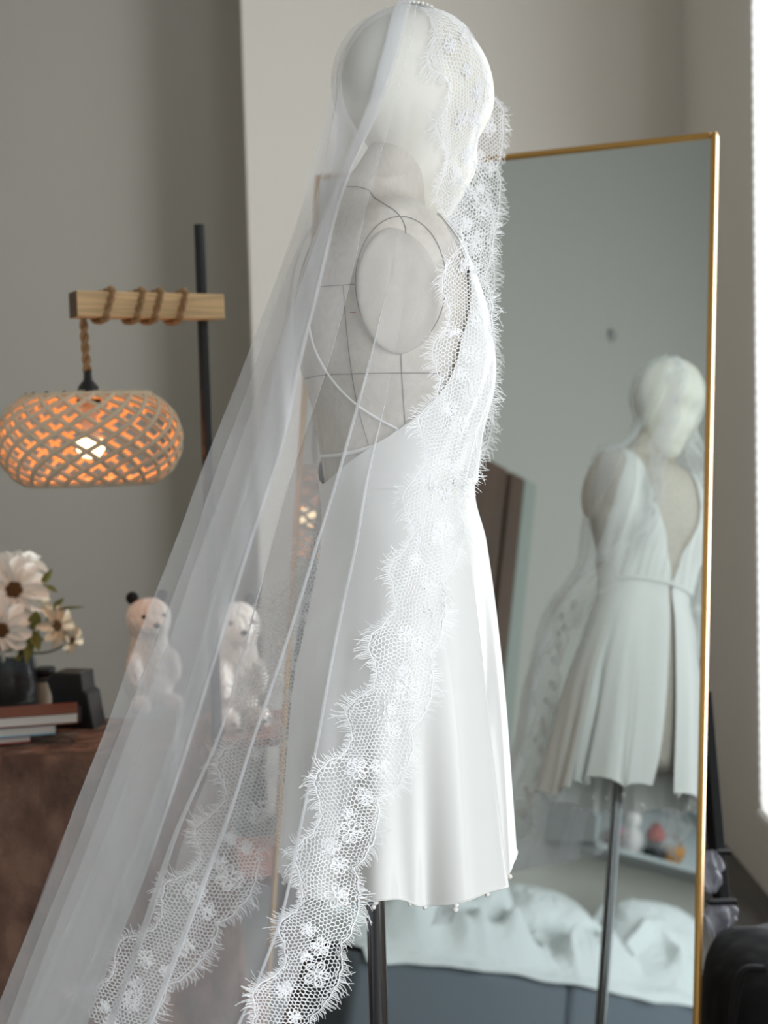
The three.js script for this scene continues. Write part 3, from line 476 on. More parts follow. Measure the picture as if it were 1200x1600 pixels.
// ------------------------------------------------------------------ table corner on the left
const planeHit = (px, py, y) => { const r = ray(px, py); return EYE.clone().addScaledVector(r, (y - EYE.y) / r.y); };
const TY = at(80, 1187, 2.42).y;
const tl = at(-160, 1187, 2.42), tf = at(300, 1180, 2.42), tb = planeHit(160, 1126, TY);
{
  const x0 = tl.x, x1 = tf.x, z1 = -2.42, z0 = tb.z;
  const t = thing('side_table', 'low side table under a blotchy brown velvet cloth below the woven lamp', 'table', V((x0 + x1) / 2, 0, (z0 + z1) / 2));
  const w = x1 - x0, d = z1 - z0;
  part('tabletop', rbox(w - 0.02, 0.025, d - 0.02, 0.004, 0, TY - 0.016, 0), M.woodDark, t);
  for (const sx of [-1, 1]) for (const sz of [-1, 1]) part('leg', rbox(0.035, TY - 0.03, 0.035, 0.004, sx * (w / 2 - 0.04), (TY - 0.03) / 2, sz * (d / 2 - 0.04)), M.woodDark, t);
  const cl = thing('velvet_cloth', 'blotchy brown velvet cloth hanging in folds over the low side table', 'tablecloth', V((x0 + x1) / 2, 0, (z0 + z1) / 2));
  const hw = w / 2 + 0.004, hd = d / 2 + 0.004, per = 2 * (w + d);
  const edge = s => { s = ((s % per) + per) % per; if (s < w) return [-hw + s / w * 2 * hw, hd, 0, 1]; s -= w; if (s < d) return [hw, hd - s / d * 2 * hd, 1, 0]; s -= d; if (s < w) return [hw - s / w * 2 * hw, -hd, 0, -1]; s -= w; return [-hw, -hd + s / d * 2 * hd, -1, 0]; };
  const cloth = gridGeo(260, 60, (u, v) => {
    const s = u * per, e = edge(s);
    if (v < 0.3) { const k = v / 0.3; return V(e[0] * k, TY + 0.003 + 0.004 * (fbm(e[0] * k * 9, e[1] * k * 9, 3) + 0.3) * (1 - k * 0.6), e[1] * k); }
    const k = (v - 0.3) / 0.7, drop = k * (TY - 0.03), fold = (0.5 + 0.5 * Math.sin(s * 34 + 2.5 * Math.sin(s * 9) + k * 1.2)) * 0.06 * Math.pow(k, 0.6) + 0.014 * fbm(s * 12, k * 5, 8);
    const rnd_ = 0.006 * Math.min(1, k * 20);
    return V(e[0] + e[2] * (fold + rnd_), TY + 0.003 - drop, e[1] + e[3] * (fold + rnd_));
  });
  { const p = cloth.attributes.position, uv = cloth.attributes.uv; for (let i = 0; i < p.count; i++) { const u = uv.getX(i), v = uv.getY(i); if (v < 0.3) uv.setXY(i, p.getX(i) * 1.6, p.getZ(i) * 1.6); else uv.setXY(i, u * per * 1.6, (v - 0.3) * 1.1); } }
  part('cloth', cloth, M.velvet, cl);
}
// books
function book(name, label, px, pyTop, pyBot, yb, wid, dep, cover, turn) {
  const d = -tb.z - 0.25, c = at(px, (pyTop + pyBot) / 2, d), th = (pyBot - pyTop) / F * d * 0.72;
  const b = thing(name, label, 'book', V(c.x - wid / 2 - 0.012, yb, -d - dep / 2 + 0.0), turn + 0.22);
  part('pages', box(wid - 0.004, th - 0.005, dep - 0.006, 0.001, th / 2, 0), M.paper, b);
  const cm = STD({ color: cover, roughness: 0.5 });
  part('cover', rbox(wid, 0.0028, dep, 0.001, 0, th - 0.0014, 0), cm, b); part('cover', rbox(wid, 0.0028, dep, 0.001, 0, 0.0014, 0), cm, b);
  part('spine', rbox(0.003, th, dep, 0.001, -wid / 2, th / 2, 0), cm, b);
  return yb + th;
}
{
  let y = TY + 0.0085;
  y = book('book', 'thin red-covered book at the bottom of the stack on the velvet cloth', 31, 1150, 1167, y, 0.22, 0.15, 0xb5483c, 0.04);
  y = book('book', 'blue-covered book in the middle of the stack on the velvet cloth', 70, 1127, 1150, y, 0.25, 0.17, 0x7fb4cf, 0.02);
  y = book('book', 'thick book with a reddish cover topmost in the stack beside the vase', 113, 1100, 1126, y, 0.27, 0.10, 0x70402f, 0.0);
}
// vase with daisies
const VB = planeHit(2, 1122, TY + 0.006); VB.z -= 0.06;
{
  const s = -VB.z / F, px2 = k => k * s;
  const v = thing('glass_vase', 'dark glass vase with red liquid holding white daisies behind the stacked books', 'vase', VB.clone());
  const h = px2(112);
  part('bowl', lathe([[0, 0], [px2(40), 0], [px2(49), h * 0.12], [px2(50), h * 0.4], [px2(44), h * 0.7], [px2(40), h * 0.9], [px2(44), h], [px2(42), h], [px2(37), h * 0.9], [px2(41), h * 0.7], [px2(46), h * 0.4], [px2(45), h * 0.13], [0, h * 0.06]]), PHY({ color: 0x8d979c, roughness: 0.08, transmission: 0.92, thickness: 0.004, ior: 1.3 }), v);
  part('liquid', lathe([[0, h * 0.07], [px2(43), h * 0.14], [px2(44.5), h * 0.4], [px2(42), h * 0.55], [0, h * 0.55]]), PHY({ color: 0x6a1f1a, roughness: 0.1 }), v, 'dark red liquid');
}
const leafM = STD({ color: 0x6d7034, roughness: 0.7, side: THREE.DoubleSide }), stemM = STD({ color: 0x49512a, roughness: 0.8 }), petalM = PHY({ color: 0xf1eee6, roughness: 0.7, side: THREE.DoubleSide, transmission: 0.15, thickness: 0 }), creamM = STD({ color: 0xcfc3aa, roughness: 0.8, side: THREE.DoubleSide }), coreM = STD({ color: 0x6b4a22, roughness: 1, bumpMap: rep(softBump, 8, 8), bumpScale: 0.004 });
function petalGeo(l, w, curl) { return gridGeo(6, 10, (u, v) => { const k = v < 0.62 ? lerp(0.28, 1, Math.sin(v / 0.62 * Math.PI / 2)) : Math.sqrt(Math.max(0, 1 - ((v - 0.62) / 0.4) ** 2)), x = (u - 0.5) * w * k; return V(x, curl * v * v * l + 2.2 * x * x / w, v * l); }); }
function leafGeo(l, w, bend) { return gridGeo(4, 14, (u, v) => { const k = Math.sin(Math.PI * Math.pow(v, 0.8)), x = (u - 0.5) * w * k; return V(x, bend * v * v * l + Math.abs(x) * 0.5, v * l); }); }
function facing(o, dir) { o.quaternion.setFromUnitVectors(V(0, 1, 0), dir.clone().normalize()); }
const vaseTop = VB.clone().add(V(0, 112 / F * -VB.z - 0.02, 0));
function flower(label, px, py, dd, r, n, dir, mat, group) {
  const p = at(px, py, -VB.z + dd), f = thing('daisy_flower', label, 'flower', p, 0, group);
  const head = new THREE.Group(); head.name = 'flower_head'; facing(head, dir); f.add(head);
  for (let k = 0; k < n; k++) { const m = part('petal', petalGeo(r * rr(0.9, 1.05), r * 0.46, rr(-0.25, 0.15)), mat, head); m.rotation.set(0, k / n * Math.PI * 2 + rr(-0.08, 0.08), 0); m.position.y = (k & 1) * 0.002; }
  part('flower_center', new THREE.SphereGeometry(r * 0.27, 16, 10).scale(1, 0.5, 1).translate(0, 0.002, 0), coreM, head);
  const b = vaseTop.clone().sub(p).add(V(rr(-0.02, 0.02), 0, rr(-0.015, 0.015)));
  part('stem', tube([V(0, -0.004, 0), b.clone().multiplyScalar(0.4).add(V(0, -0.02, -0.01)), b], 0.0022, 14, 6), stemM, f);
}
flower('large white daisy facing forward in the vase, the fully open one', 22, 922, 0.0, 0.0716, 12, V(0.15, 0.25, 1), petalM);
flower('white daisy low in the bouquet, just above the vase rim', 2, 985, -0.035, 0.0675, 12, V(0.1, 0.1, 1), petalM);
flower('white daisy at the top of the bouquet, seen edge-on', 28, 888, 0.05, 0.0675, 12, V(0.2, 0.95, 0.35), petalM);
flower('cream blossom hanging on the right side of the bouquet', 88, 978, 0.0, 0.0473, 8, V(0.8, 0.1, 0.6), creamM);
flower('small cream blossom drooping lowest right of the bouquet', 112, 1000, 0.03, 0.0351, 7, V(0.9, -0.3, 0.4), creamM);
flower('small faded blossom between the daisies and the drooping buds', 60, 945, 0.03, 0.0351, 7, V(0.5, 0.5, 0.7), creamM);
function sprig(label, px, py, dd, len, dirs) {
  const p = at(px, py, -VB.z + dd), f = thing('leaf_sprig', label, 'leaf', p);
  for (const [x, y, z, l, w] of dirs) { const m = part('leaf', leafGeo(len * l, len * w, 0.12), leafM, f); m.quaternion.setFromUnitVectors(V(0, 0, 1), V(x, y, z).normalize()); }
  const b = vaseTop.clone().sub(p); part('stem', tube([V(0, 0, 0), b.clone().multiplyScalar(0.5).add(V(0.01, -0.01, 0)), b], 0.0018, 12, 6), stemM, f);
}
sprig('olive green leaf sprig reaching right from the bouquet', 84, 952, 0.01, 0.07, [[1, -0.05, 0.1, 1.0, .26], [0.6, 0.5, 0.2, .5, .24]]);
sprig('yellow-green leaves hanging down at the front of the bouquet', 52, 985, -0.02, 0.08, [[-0.15, -1, 0.25, .9, .3], [0.3, -0.9, 0.3, .6, .3], [0.2, 0.6, 0.3, .6, .34]]);
sprig('small olive leaves beside the open daisy', 66, 915, 0.02, 0.05, [[0.4, 0.5, 0.2, .9, .35], [0.6, -0.3, 0.3, .9, .35], [-.2, -.9, .3, .8, .3]]);
sprig('dark leaves under the daisies at the vase rim', 22, 1020, -0.01, 0.07, [[0.9, 0.1, 0.4, .8, .4], [-0.2, 0.1, 0.9, .7, .4], [0.4, -0.3, 0.8, .7, .4]]);
// jar, black gadget, little pale box
{
  const p = planeHit(70, 1108, TY + 0.006), s = -p.z / F, j = thing('storage_jar', 'dark jar with a pale label and black lid between the vase and the black box', 'jar', p), r = 20 * s, h = 66 * s;
  part('jar_body', lathe([[0, 0], [r * 0.95, 0], [r, 0.004], [r, h * 0.78], [r * 0.9, h * 0.83], [0, h * 0.83]]), STD({ color: 0x26282a, roughness: 0.3 }), j);
  part('label', new THREE.CylinderGeometry(r * 1.01, r * 1.01, h * 0.55, 24, 1, true, -0.5, 1.5).translate(0, h * 0.42, 0), STD({ color: 0xa39f92, roughness: 0.8, side: THREE.DoubleSide }), j, 'pale label');
  part('lid', lathe([[0, h * 0.83], [r * 0.96, h * 0.83], [r * 0.96, h * 0.97], [r * 0.9, h], [0, h]]), M.black, j);
}
{
  const p = planeHit(118, 1133, TY + 0.006), s = -p.z / F, b = thing('black_lantern', 'black boxy ornament with a flared top on the right end of the velvet cloth', 'ornament', p, -0.25);
  const sh = new THREE.Shape([[-34, 0], [38, 0], [30, 52], [22, 58], [20, 84], [-24, 84], [-36, 74], [-28, 50], [-30, 20]].map(q => new THREE.Vector2(q[0] * s, q[1] * s)));
  part('case', new THREE.ExtrudeGeometry(sh, { depth: 0.05, bevelEnabled: true, bevelSize: 0.003, bevelThickness: 0.003, bevelSegments: 2 }).translate(0, 0, -0.03), STD({ color: 0x0e0f12, roughness: 0.35 }), b);
  part('pane', rbox(30 * s, 26 * s, 0.003, 0.002, 6 * s, 22 * s, 0.0245), STD({ color: 0x4a4644, roughness: 0.3 }), b, 'grey panel');
  part('foot', rbox(66 * s, 0.005, 0.05, 0.002, 2 * s, -0.0005, -0.005), M.black, b);
}
// ------------------------------------------------------------------ woven lamp
{
  const d = 2.45, s = d / F, c = at(141, 688, d), lamp = thing('woven_lamp', 'lit floor lamp with a woven rope shade hanging from a rope-wrapped pale wood beam', 'lamp', V(c.x, 0, c.z));
  const rel = p => p.clone().sub(V(c.x, 0, c.z));
  const prof = t => { const a = lerp(0.6, Math.PI - 0.66, t); return [140 * s * Math.pow(Math.sin(a), 0.66), 68 * s * Math.cos(a) / 0.82]; };
  const R0 = prof(0)[0], R1 = prof(1)[0], y0 = c.y + prof(0)[1], y1 = c.y + prof(1)[1];
  const shade = new THREE.Group(); shade.name = 'lamp_shade'; lamp.add(shade);
  const n = 20;
  for (const dir of [1, -1]) for (let k = 0; k < n; k++) { const q = []; for (let i = 0; i <= 14; i++) { const t = i / 14, [r, y] = prof(t), a = k / n * Math.PI * 2 + dir * t * 1.75 + 0.03 * Math.sin(7 * k + t * 9); q.push(V((r + dir * 0.0012) * Math.cos(a), c.y + y, (r + dir * 0.0012) * Math.sin(a))); } part('shade_rope', tube(q, 0.0044, 34, 7), M.wicker, shade); }
  for (let k = 0; k < n; k++) { const q = []; for (let i = 0; i <= 6; i++) { const t = i / 6, r = lerp(R0, 0.028, t), a = (k + 0.5) / n * Math.PI * 2 + t * 0.9; q.push(V(r * Math.cos(a), y0 + 0.004 - 0.006 * t, r * Math.sin(a))); } part('top_rope', tube(q, 0.004, 14, 6), M.wicker, shade); }
  for (const [r, y] of [[R0, y0], [R1, y1], [0.03, y0 + 0.001]]) part('shade_ring', new THREE.TorusGeometry(r, 0.0052, 8, 60).rotateX(Math.PI / 2).translate(0, y, 0), M.wicker, shade);
  // socket, bulb and its light
  const sk = at(135, 615, d).sub(c); 
  part('socket', lathe([[0, 0], [0.022, 0], [0.022, 0.012], [0.018, 0.03], [0.008, 0.042], [0.007, 0.058], [0, 0.058]]).translate(0, y0 - 0.012, 0), M.black, lamp, 'black lamp socket');
  part('bulb_collar', lathe([[0, c.y + 0.003], [0.02, c.y + 0.004], [0.013, c.y + 0.028], [0.013, y0 - 0.012], [0, y0 - 0.012]]), STD({ color: 0xd8d0cc, roughness: 0.4 }), lamp);
  part('bulb', lathe([[0, -0.03], [0.016, -0.027], [0.025, -0.014], [0.027, -0.002], [0.022, 0.006], [0, 0.008]]).translate(0, c.y - 0.004, 0), STD({ color: 0xffffff, emissive: 0xffe0b0, emissiveIntensity: 4 }), lamp, 'glowing bulb');
  const pl = new THREE.PointLight(0xff9640, 0.13, 6, 2); pl.position.set(0, c.y - 0.012, 0); pl.shadow.radius = 1.4; pl.castShadow = true; pl.name = 'bulb_light'; lamp.add(pl);
  // beam and pole
  const A = at(120, 474, d - 0.05), ang = 0.5, B0 = at(351, 471, d), beamDir = V(Math.cos(ang), 0, -Math.sin(ang));
  const L = (() => { let lo = 0.05, hi = 0.8; for (let i = 0; i < 40; i++) { const m = (lo + hi) / 2, q = A.clone().addScaledVector(beamDir, m).sub(EYE).applyQuaternion(camQ.clone().invert()); if (600 + F * q.x / -q.z < 351) lo = m; else hi = m; } return lo; })();
  const bh = 40 * s, mid = A.clone().addScaledVector(beamDir, L / 2), off = V(-Math.sin(ang), 0, -Math.cos(ang)).multiplyScalar(bh / 2), bc = rel(mid.clone().add(off));
  const bg = rbox(L, bh, bh, 0.002); worldUV(bg, 3); bg.rotateY(ang).translate(bc.x, bc.y, bc.z); part('beam', bg, M.woodPale, lamp, 'pale wooden beam');
  const eg = rbox(0.003, bh * 0.98, bh * 0.98, 0.001); const ec = rel(A.clone().add(off)); eg.rotateY(ang).translate(ec.x, ec.y, ec.z); part('beam_end', eg, STD({ color: 0x5c4636, roughness: 0.8 }), lamp, 'dark end grain');
  const poleP = A.clone().addScaledVector(beamDir, L * 0.86).addScaledVector(off, 2.35), ptop = at(313, 355, -poleP.z);
  poleP.x = at(320, 560, -poleP.z).x; const pr = rel(poleP);
  part('pole', cyl(0.0105, 0.0105, ptop.y - 0.02, pr.x, ptop.y / 2 + 0.01, pr.z, 20), M.black, lamp, 'black pole');
  part('base', rbox(0.14, 0.02, 0.14, 0.004, pr.x - 0.035, 0.0102, pr.z), M.black, lamp);
  // rope: two strands twisted round one another
  const twist = (crv, len, r, tw) => { const nn = Math.ceil(len / 0.004), fr = crv.computeFrenetFrames(nn), gs = []; for (const ph of [0, Math.PI]) { const q = []; for (let i = 0; i <= nn; i++) { const p = crv.getPointAt(i / nn), a = ph + i / nn * len * tw; q.push(p.addScaledVector(fr.normals[i], Math.cos(a) * r * 0.72).addScaledVector(fr.binormals[i], Math.sin(a) * r * 0.72)); } gs.push(tube(q, r * 0.8, nn, 6)); } return mergeGeometries(gs); };
  const up = V(0, 1, 0), fo = off.clone().multiplyScalar(-1).normalize();
  for (const w of [168, 215, 243, 282]) {
    const u0 = (w - 120) / 231 * L, q = [];
    for (let i = 0; i < 16; i++) { const a = i / 16 * Math.PI * 2, e = 0.5 * bh + 0.006, cx = Math.cos(a), sy = Math.sin(a), m = Math.max(Math.abs(cx), Math.abs(sy)), k = e / m * (1 - 0.12 * Math.abs(Math.sin(2 * a))); q.push(rel(A.clone().add(off).addScaledVector(beamDir, u0 + 0.010 * sy + (cx < 0 ? -0.02 * (1 - Math.abs(sy)) : 0)).addScaledVector(fo, cx * k).addScaledVector(up, sy * k))); }
    const crv = new THREE.CatmullRomCurve3(q, true); part('rope_wrap', twist(crv, crv.getLength(), 0.0048, 180), M.rope, lamp);
  }
  const hang = new THREE.CatmullRomCurve3([rel(at(130, 492, d)), rel(at(133, 540, d)), V(0, y0 + 0.045, 0)]); hang.points[2].x = 0; part('hanging_rope', twist(hang, hang.getLength(), 0.0056, 150), M.rope, lamp);
}
// ------------------------------------------------------------------ shelf with plush animals
const SZ0 = -3.16, SZ1 = -2.86;
const sx0 = at(292, 1165, 2.86).x, sx1 = at(462, 1165, 2.86).x, sy1 = at(350, 1161, 2.86).y, sy2 = at(350, 1386, 2.86).y;
{
  const sh = thing('wooden_shelf', 'low reddish wooden shelf holding plush animals, seen through the veil', 'shelf', V((sx0 + sx1) / 2, 0, (SZ0 + SZ1) / 2)), w = sx1 - sx0, d = SZ1 - SZ0;
  for (const y of [sy1, sy2, 0.09]) part('shelf_board', worldUV(rbox(w, 0.018, d, 0.003, 0, y - 0.009, 0), 2), M.woodRed, sh);
  for (const sx of [-1, 1]) for (const sz of [-1, 1]) part('post', rbox(0.022, sy1 - 0.018, 0.022, 0.003, sx * (w / 2 - 0.012), (sy1 - 0.018) / 2, sz * (d / 2 - 0.012)), M.woodRed, sh);
}
function plush(label, base, h, turn, mats, wide) {
  const o = thing('plush_animal', label, 'plush toy', base, turn);
  const q = h, f = (x, y, z) => {
    x /= q; y /= q; z /= q; const az = Math.abs(z);
    let a = ell(x, y, z, -0.02, 0.24, 0, 0.23 * wide, 0.245, 0.22 * wide);
    a = smin(a, ell(x, y, z, 0.02, 0.52, 0, 0.17, 0.24, 0.17), 0.12);
    a = smin(a, ell(x, y, z, 0.04, 0.79, 0, 0.19, 0.185, 0.19), 0.07);
    a = smin(a, ell(x, y, z, 0.19, 0.74, 0, 0.10, 0.085, 0.10), 0.05);
    a = smin(a, ell(x, y, az, 0.2, 0.08, 0.15 * wide, 0.16, 0.078, 0.085), 0.04);
    a = smin(a, ell(x, y, az, 0.13, 0.38, 0.18 * wide, 0.07, 0.15, 0.07), 0.04);
    return (a + 0.012 * fbm(x * 14, y * 14, z * 14 + 3, 3)) * q;
  };
  part('body', surfaceNets(f, V(-0.36 * q * wide, -0.02 * q, -0.36 * q * wide), V(0.42 * q * wide, 1.02 * q, 0.36 * q * wide), q / 42), mats, o);
  for (const s of [-1, 1]) { part('ear', new THREE.SphereGeometry(0.055 * q, 14, 10).scale(0.5, 1, 1).translate(0.02 * q, 0.975 * q, s * 0.13 * q), M.blackMatt, o, 'dark ear'); part('eye', sph(0.02 * q, 0.205 * q, 0.83 * q, s * 0.085 * q, 10, 8), M.black, o); }
  part('nose', new THREE.SphereGeometry(0.032 * q, 12, 8).scale(0.7, 0.7, 1).translate(0.285 * q, 0.76 * q, 0), M.blackMatt, o);
}
{
  let p = planeHit(232, 1118, TY + 0.006); p.z -= 0.06; p.x = at(232, 1118, -p.z).x; const h = at(240, 921, -p.z).y - p.y - 0.01; plush('cream plush animal with dark ears sitting on the right end of the velvet-covered table', p, h, 0.25 - Math.PI / 2 + 0.2, M.plush, 0.95);
  let b = V(at(370, 1150, 3.0).x, sy1 + 0.002, -3.0); plush('cream plush animal on the top board of the wooden shelf', b, at(370, 935, 3.0).y - b.y, -1.2, M.plush, 0.8);
  b = V(at(312, 1380, 3.0).x, sy2 + 0.002, -3.0); plush('tan plush animal on the lower board of the wooden shelf', b, at(312, 1218, 3.0).y - b.y, -1.2, M.plushTan, 0.95);
}
// ------------------------------------------------------------------ beside the mirror
{
  const pd = 2.62, b = at(1128, 1400, pd), g = thing('plastic_bag', 'crumpled clear plastic bag hanging at the black mirror leg', 'bag', b), s = pd / F;
  const film = PHY({ color: 0xc9ccd6, roughness: 0.25, transparent: true, opacity: 0.42, side: THREE.DoubleSide });
  part('film', gridGeo(60, 40, (u, v) => { const a = u * Math.PI * 2, k = Math.sin(Math.PI * Math.pow(v, 0.6)) * 0.75 + 0.35 * (1 - v), r = (20 + 5 * Math.sin(5 * a + v * 5) + 4 * noise(a * 2, v * 7, 3)) * s * k; return V(r * Math.cos(a) * 1.1 - 0.012 * v, (-12 - 66 * v) * s, r * Math.sin(a) * 0.8); }), film, g);
  part('film', gridGeo(60, 40, (u, v) => { const a = u * Math.PI * 2, r = (13 + 4 * Math.sin(4 * a + v * 6) + 4 * noise(a * 2, v * 7, 9)) * s * (0.5 + 0.6 * Math.sin(Math.PI * v)); return V(-0.02 + r * Math.cos(a), (72 - 66 * v) * s, r * Math.sin(a) * 0.8); }), film, g);
  part('bag_clip', rbox(46 * s, 6 * s, 0.02, 0.003, 0, -9 * s, 0), M.blackMatt, g); part('bag_clip', rbox(22 * s, 6 * s, 0.02, 0.003, 4 * s, 70 * s, 0), M.blackMatt, g);
}
{
  const d = 2.5, c = at(1175, 1462, d); const w = 0.20; c.x = at(1190, 1500, d).x;
  const o = thing('black_bag', 'soft black fabric bag slumped on the floor beside the standing mirror', 'bag', V(c.x, 0, c.z)), H = c.y;
  part('bag_body', surfaceNets((x, y, z) => { const k = Math.pow(Math.pow(Math.abs(x) / 0.105, 2.6) + Math.pow(Math.abs(y - H * 0.5 - 0.012 * noise(x * 18, 1, z * 9)) / (H * 0.5), 4) + Math.pow(Math.abs(z) / 0.16, 2.6), 1 / 2.6); return (k - 1) * 0.1 + 0.006 * fbm(x * 14, y * 14, z * 14, 3); }, V(-0.13, -0.02, -0.2), V(0.13, H + 0.05, 0.2), 0.008), M.blackMatt, o);
  part('bag_handle', tube([V(-0.03, H * 0.97, 0.12), V(-0.07, H * 0.98, 0.14), V(-0.095, H * 0.7, 0.135), V(-0.1, H * 0.4, 0.11)], 0.008, 30, 8), M.blackMatt, o);
}
// ------------------------------------------------------------------ what the mirror shows: bed, cabinet, wardrobe
{
  const BX = -1.08, yB = inMirror(860, 1530, BX).y, zA = inMirror(600, 1500, BX).z - 0.12, zB = inMirror(1100, 1500, BX).z + 0.22;
  const bx0 = LEFTX + 0.06, w = BX - bx0, L = zB - zA, bed = thing('day_bed', 'low grey upholstered day bed along the wall, seen in the mirror', 'bed', V((bx0 + BX) / 2, 0, (zA + zB) / 2));
  for (const s of [-1, 1]) part('base_cushion', rbox(w, yB - 0.06, L / 2 - 0.006, 0.035, 0, (yB - 0.06) / 2 + 0.06, s * (L / 4 + 0.001), 5), M.sofa, bed);
  for (const sx of [-1, 1]) for (const sz of [-1, 1]) part('foot', cyl(0.022, 0.018, 0.065, sx * (w / 2 - 0.06), 0.0325, sz * (L / 2 - 0.08)), M.black, bed);
  const dv = thing('duvet', 'crumpled white duvet heaped on the grey day bed, seen in the mirror', 'duvet', V((bx0 + BX) / 2, yB, (zA + zB) / 2));
  const hgt = (x, z) => { const e = sstep(0, 0.12, w / 2 - Math.abs(x)) * sstep(0, 0.15, L / 2 - Math.abs(z)); const r1 = 1 - Math.abs(noise(x * 4 + z * 1.5, z * 3.2, 2)) * 1.6, r2 = 1 - Math.abs(noise(x * 9, z * 8 + x * 3, 5)) * 1.7; return 0.012 + e * (0.06 + 0.12 * Math.max(0, r1) + 0.055 * Math.max(0, r2) + 0.05 * noise(x * 2.2, z * 2.1, 8) + 0.12 * sstep(0.2, -0.3, x)); };
  part('cover', gridGeo(150, 90, (u, v) => { const z = lerp(-L / 2 + 0.03, L / 2 - 0.03, u), x = lerp(-w / 2 + 0.02, w / 2 + 0.015 + 0.012 * noise(z * 9, 1, 3), v); return V(x, hgt(x, z) - (v > 0.96 ? (v - 0.96) * 0.9 * (0.7 + 0.5 * noise(z * 6, 3, 1)) : 0), z); }), M.duvet, dv);
  const pil = (label, z, tiltA, sc, x = 0.02) => { const p = thing('pillow', label, 'pillow', V((bx0 + BX) / 2 + x, yB + 0.17, z), 0.2); const g = surfaceNets((a, b, c) => { const k = Math.pow(Math.pow(Math.abs(a) / (0.1), 2) + Math.pow(Math.abs(b) / 0.17, 3) + Math.pow(Math.abs(c) / 0.26, 3), 1 / 2.4); return (k - 1) * 0.08 + 0.012 * fbm(a * 9, b * 9, c * 9 + z, 3); }, V(-0.15, -0.21, -0.31), V(0.15, 0.21, 0.31), 0.012); g.scale(sc, sc, sc).rotateZ(tiltA).translate(0, 0.06, 0); part('pillow_case', g, M.duvet, p); };
  const zp = px => inMirror(px, 1420, (bx0 + BX) / 2).z;
  pil('plump white pillow leaning on the left end of the day bed in the mirror', zp(700), 0.5, 0.95);
  pil('white pillow lying in the middle of the heaped bedding in the mirror', zp(860), 1.1, 0.9, -0.05);
  pil('white pillow at the right end of the heaped bedding in the mirror', zp(1035), 0.7, 1.0, 0.0);
}
{
  const CX = LEFTX + 0.28, y1 = inMirror(1000, 1332, CX).y, y2 = inMirror(1060, 1252, CX).y, z0 = inMirror(935, 1330, CX).z, z1 = inMirror(1130, 1330, CX).z + 0.3, yt = y2 + 0.3, w = 0.26, L = z1 - z0;
  const c = thing('wall_shelf', 'pale grey two-tier wall shelf with toys and books above the day bed', 'shelf', V(LEFTX + 0.002 + w / 2, 0, (z0 + z1) / 2)), gm = STD({ color: 0xaab0b0, roughness: 0.6 });
  for (const y of [y1, y2]) part('shelf', rbox(w, 0.02, L, 0.003, 0, y - 0.01, 0), gm, c);
  part('top', rbox(w, 0.02, L, 0.003, 0, yt, 0), gm, c); part('back_panel', box(0.008, yt - y1 + 0.02, L, -w / 2 + 0.005, (yt + y1 - 0.02) / 2, 0), gm, c);
  for (const s of [-1, 1]) part('side_panel', rbox(w, yt - y1 + 0.02, 0.02, 0.003, 0, (yt + y1 - 0.02) / 2, s * (L / 2 - 0.01)), gm, c);
  const onS = (px, py, y) => { const q = inMirror(px, py, CX - 0.06); return V(CX - 0.1, y + 0.001, q.z); };
  const toy = (name, label, cat, px, y, parts) => { const t = thing(name, label, cat, onS(px, 1330, y)); for (const [n, g, col] of parts) part(n, g, STD({ color: col, roughness: 0.6 }), t); };
  toy('toy_figure', 'small red and black toy on the grey wall shelf in the mirror', 'toy', 1035, y1, [['body', lathe([[0, 0], [0.05, 0], [0.055, 0.04], [0.04, 0.08], [0, 0.085]]), 0x23272a], ['head', sph(0.045, 0, 0.11, 0), 0xa5301f], ['cap', lathe([[0, 0.13], [0.03, 0.14], [0.018, 0.165], [0, 0.17]]), 0x7c2317]]);
  toy('wicker_basket', 'small orange basket right of the red toy in the mirror', 'basket', 1058, y1, [['bowl', lathe([[0, 0], [0.05, 0], [0.07, 0.05], [0.072, 0.075], [0.066, 0.075], [0.06, 0.045], [0, 0.01]]), 0xb97f3a], ['handle', new THREE.TorusGeometry(0.06, 0.006, 8, 24, Math.PI).translate(0, 0.07, 0), 0x9c6a2e]]);
  toy('toy_doll', 'pink and white soft toy on the grey wall shelf in the mirror', 'toy', 996, y1, [['body', new THREE.SphereGeometry(0.05, 20, 14).scale(1, 1.3, 1).translate(0, 0.062, 0), 0xd9d3d0], ['head', sph(0.042, 0, 0.15, 0), 0xe3ded9], ['bow', mergeGeometries([sph(0.022, 0, 0.2, 0.024), sph(0.022, 0, 0.2, -0.024)]), 0xc26f93]]);
  toy('toy_bundle', 'low brown and pink soft toy left of the pink-bowed doll in the mirror', 'toy', 968, y1, [['body', new THREE.SphereGeometry(0.055, 20, 14).scale(1, 0.75, 1.5).translate(0, 0.04, 0), 0x6c5f5a], ['ear', sph(0.02, 0.02, 0.08, 0.03), 0xb98493]]);
  for (let k = 0; k < 6; k++) { const hb = rr(0.16, 0.22), wb = rr(0.02, 0.035), b = thing('shelf_book', ['green-grey', 'pale grey', 'dark green', 'cream', 'black', 'grey'][k] + ' book standing on the upper tier of the wall shelf in the mirror', 'book', V(CX - 0.12, y2 + 0.001, inMirror(1042, 1240, CX).z + k * 0.042)); const cmat = STD({ color: [0x6d7868, 0xa9a79d, 0x4c5a4c, 0xc6bfae, 0x1f2526, 0x7d8080][k], roughness: 0.6 }); part('cover', rbox(0.13, hb, wb, 0.003, 0, hb / 2, 0), cmat, b); part('pages', box(0.002, hb - 0.012, wb - 0.008, -0.066, hb / 2, 0), M.paper, b); }
}
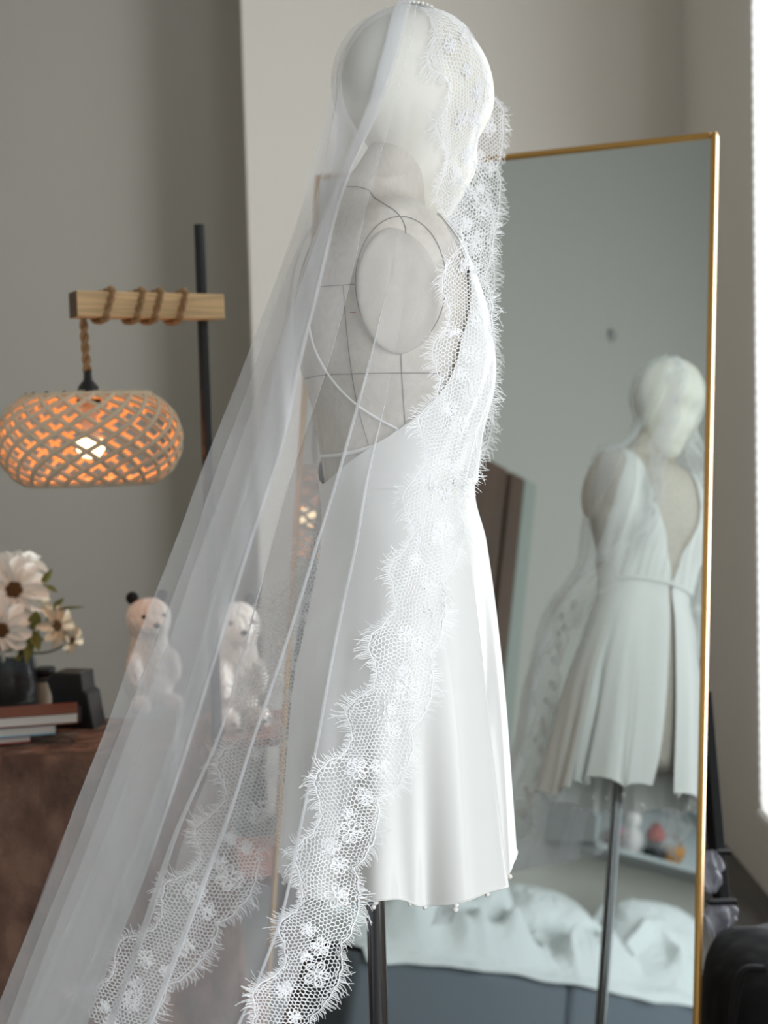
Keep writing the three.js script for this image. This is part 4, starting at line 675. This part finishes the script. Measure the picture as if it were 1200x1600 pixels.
{
  const X = LEFTX + 0.045, za = inMirror(735, 800, X).z - 0.5, zb = inMirror(814, 800, X).z, zc = inMirror(840, 800, X).z, zm = inMirror(790, 800, X).z, y = inMirror(800, 738, X).y;
  const wd = thing('wardrobe_door', 'tall brown panelled door with a pale edge strip, seen in the mirror', 'door', V(LEFTX, 0, (za + zb) / 2));
  const P = (n, z0, z1, m, t, l) => part(n, worldUV(rbox(t, y, z1 - z0, 0.004, t / 2 + 0.0015, y / 2, (z0 + z1) / 2 - (za + zb) / 2)), m, wd, l);
  P('door_panel', za, zm - 0.012, M.woodDark, 0.045); P('door_panel', zm + 0.012, zb, M.woodDark, 0.045); P('frame_strip', zb, zc - 0.03, STD({ color: 0x8f948c, roughness: 0.6 }), 0.05, 'pale frame strip');
  P('door_gap', zm - 0.012, zm + 0.012, M.black, 0.012);
  part('handle', cyl(0.007, 0.007, 0.16, 0.07, 1.0, zm + 0.07 - (za + zb) / 2), M.chrome, wd);
}
{
  const q = inMirror(955, 525, LEFTX); const s = thing('smoke_detector', 'small white round detector high on the grey wall, seen in the mirror', 'detector', V(LEFTX, q.y, q.z));
  part('housing', lathe([[0, 0.002], [0.03, 0.002], [0.03, 0.012], [0.02, 0.022], [0, 0.024]]).rotateZ(-Math.PI / 2), STD({ color: 0x8d8f8c, roughness: 0.6 }), s); part('vent', new THREE.TorusGeometry(0.018, 0.002, 6, 24).rotateY(Math.PI / 2).translate(0.022, 0, 0), STD({ color: 0x9a9a96 }), s);
}
// pleated blind over the far window
{
  const w = [WIN.far[0], WIN.far[0] + 0.42, WIN.far[2], WIN.far[3]], n = 90, H = w[3] - w[2] + 0.02, W = w[1] - w[0] + 0.04, b = thing('pleated_blind', 'white translucent pleated blind lowered over the narrow window at right', 'blind', V(WALLX - 0.022, w[2] - 0.03, (w[0] + w[1]) / 2));
  part('blind_fabric', gridGeo(2, n * 2, (u, v) => V((Math.round(v * n * 2) & 1) * 0.004 - 0.002, 0.02 + v * H, (u - 0.5) * W)), PHY({ color: 0xf5f5f3, roughness: 1, transmission: 0.42, thickness: 0, side: THREE.DoubleSide }), b);
  part('bottom_rail', rbox(0.022, 0.02, W, 0.004, 0, 0.01, 0), M.white, b); part('head_rail', rbox(0.03, 0.03, W, 0.004, 0, 0.02 + H + 0.015, 0), M.white, b);
}
renderer.render(scene, camera);
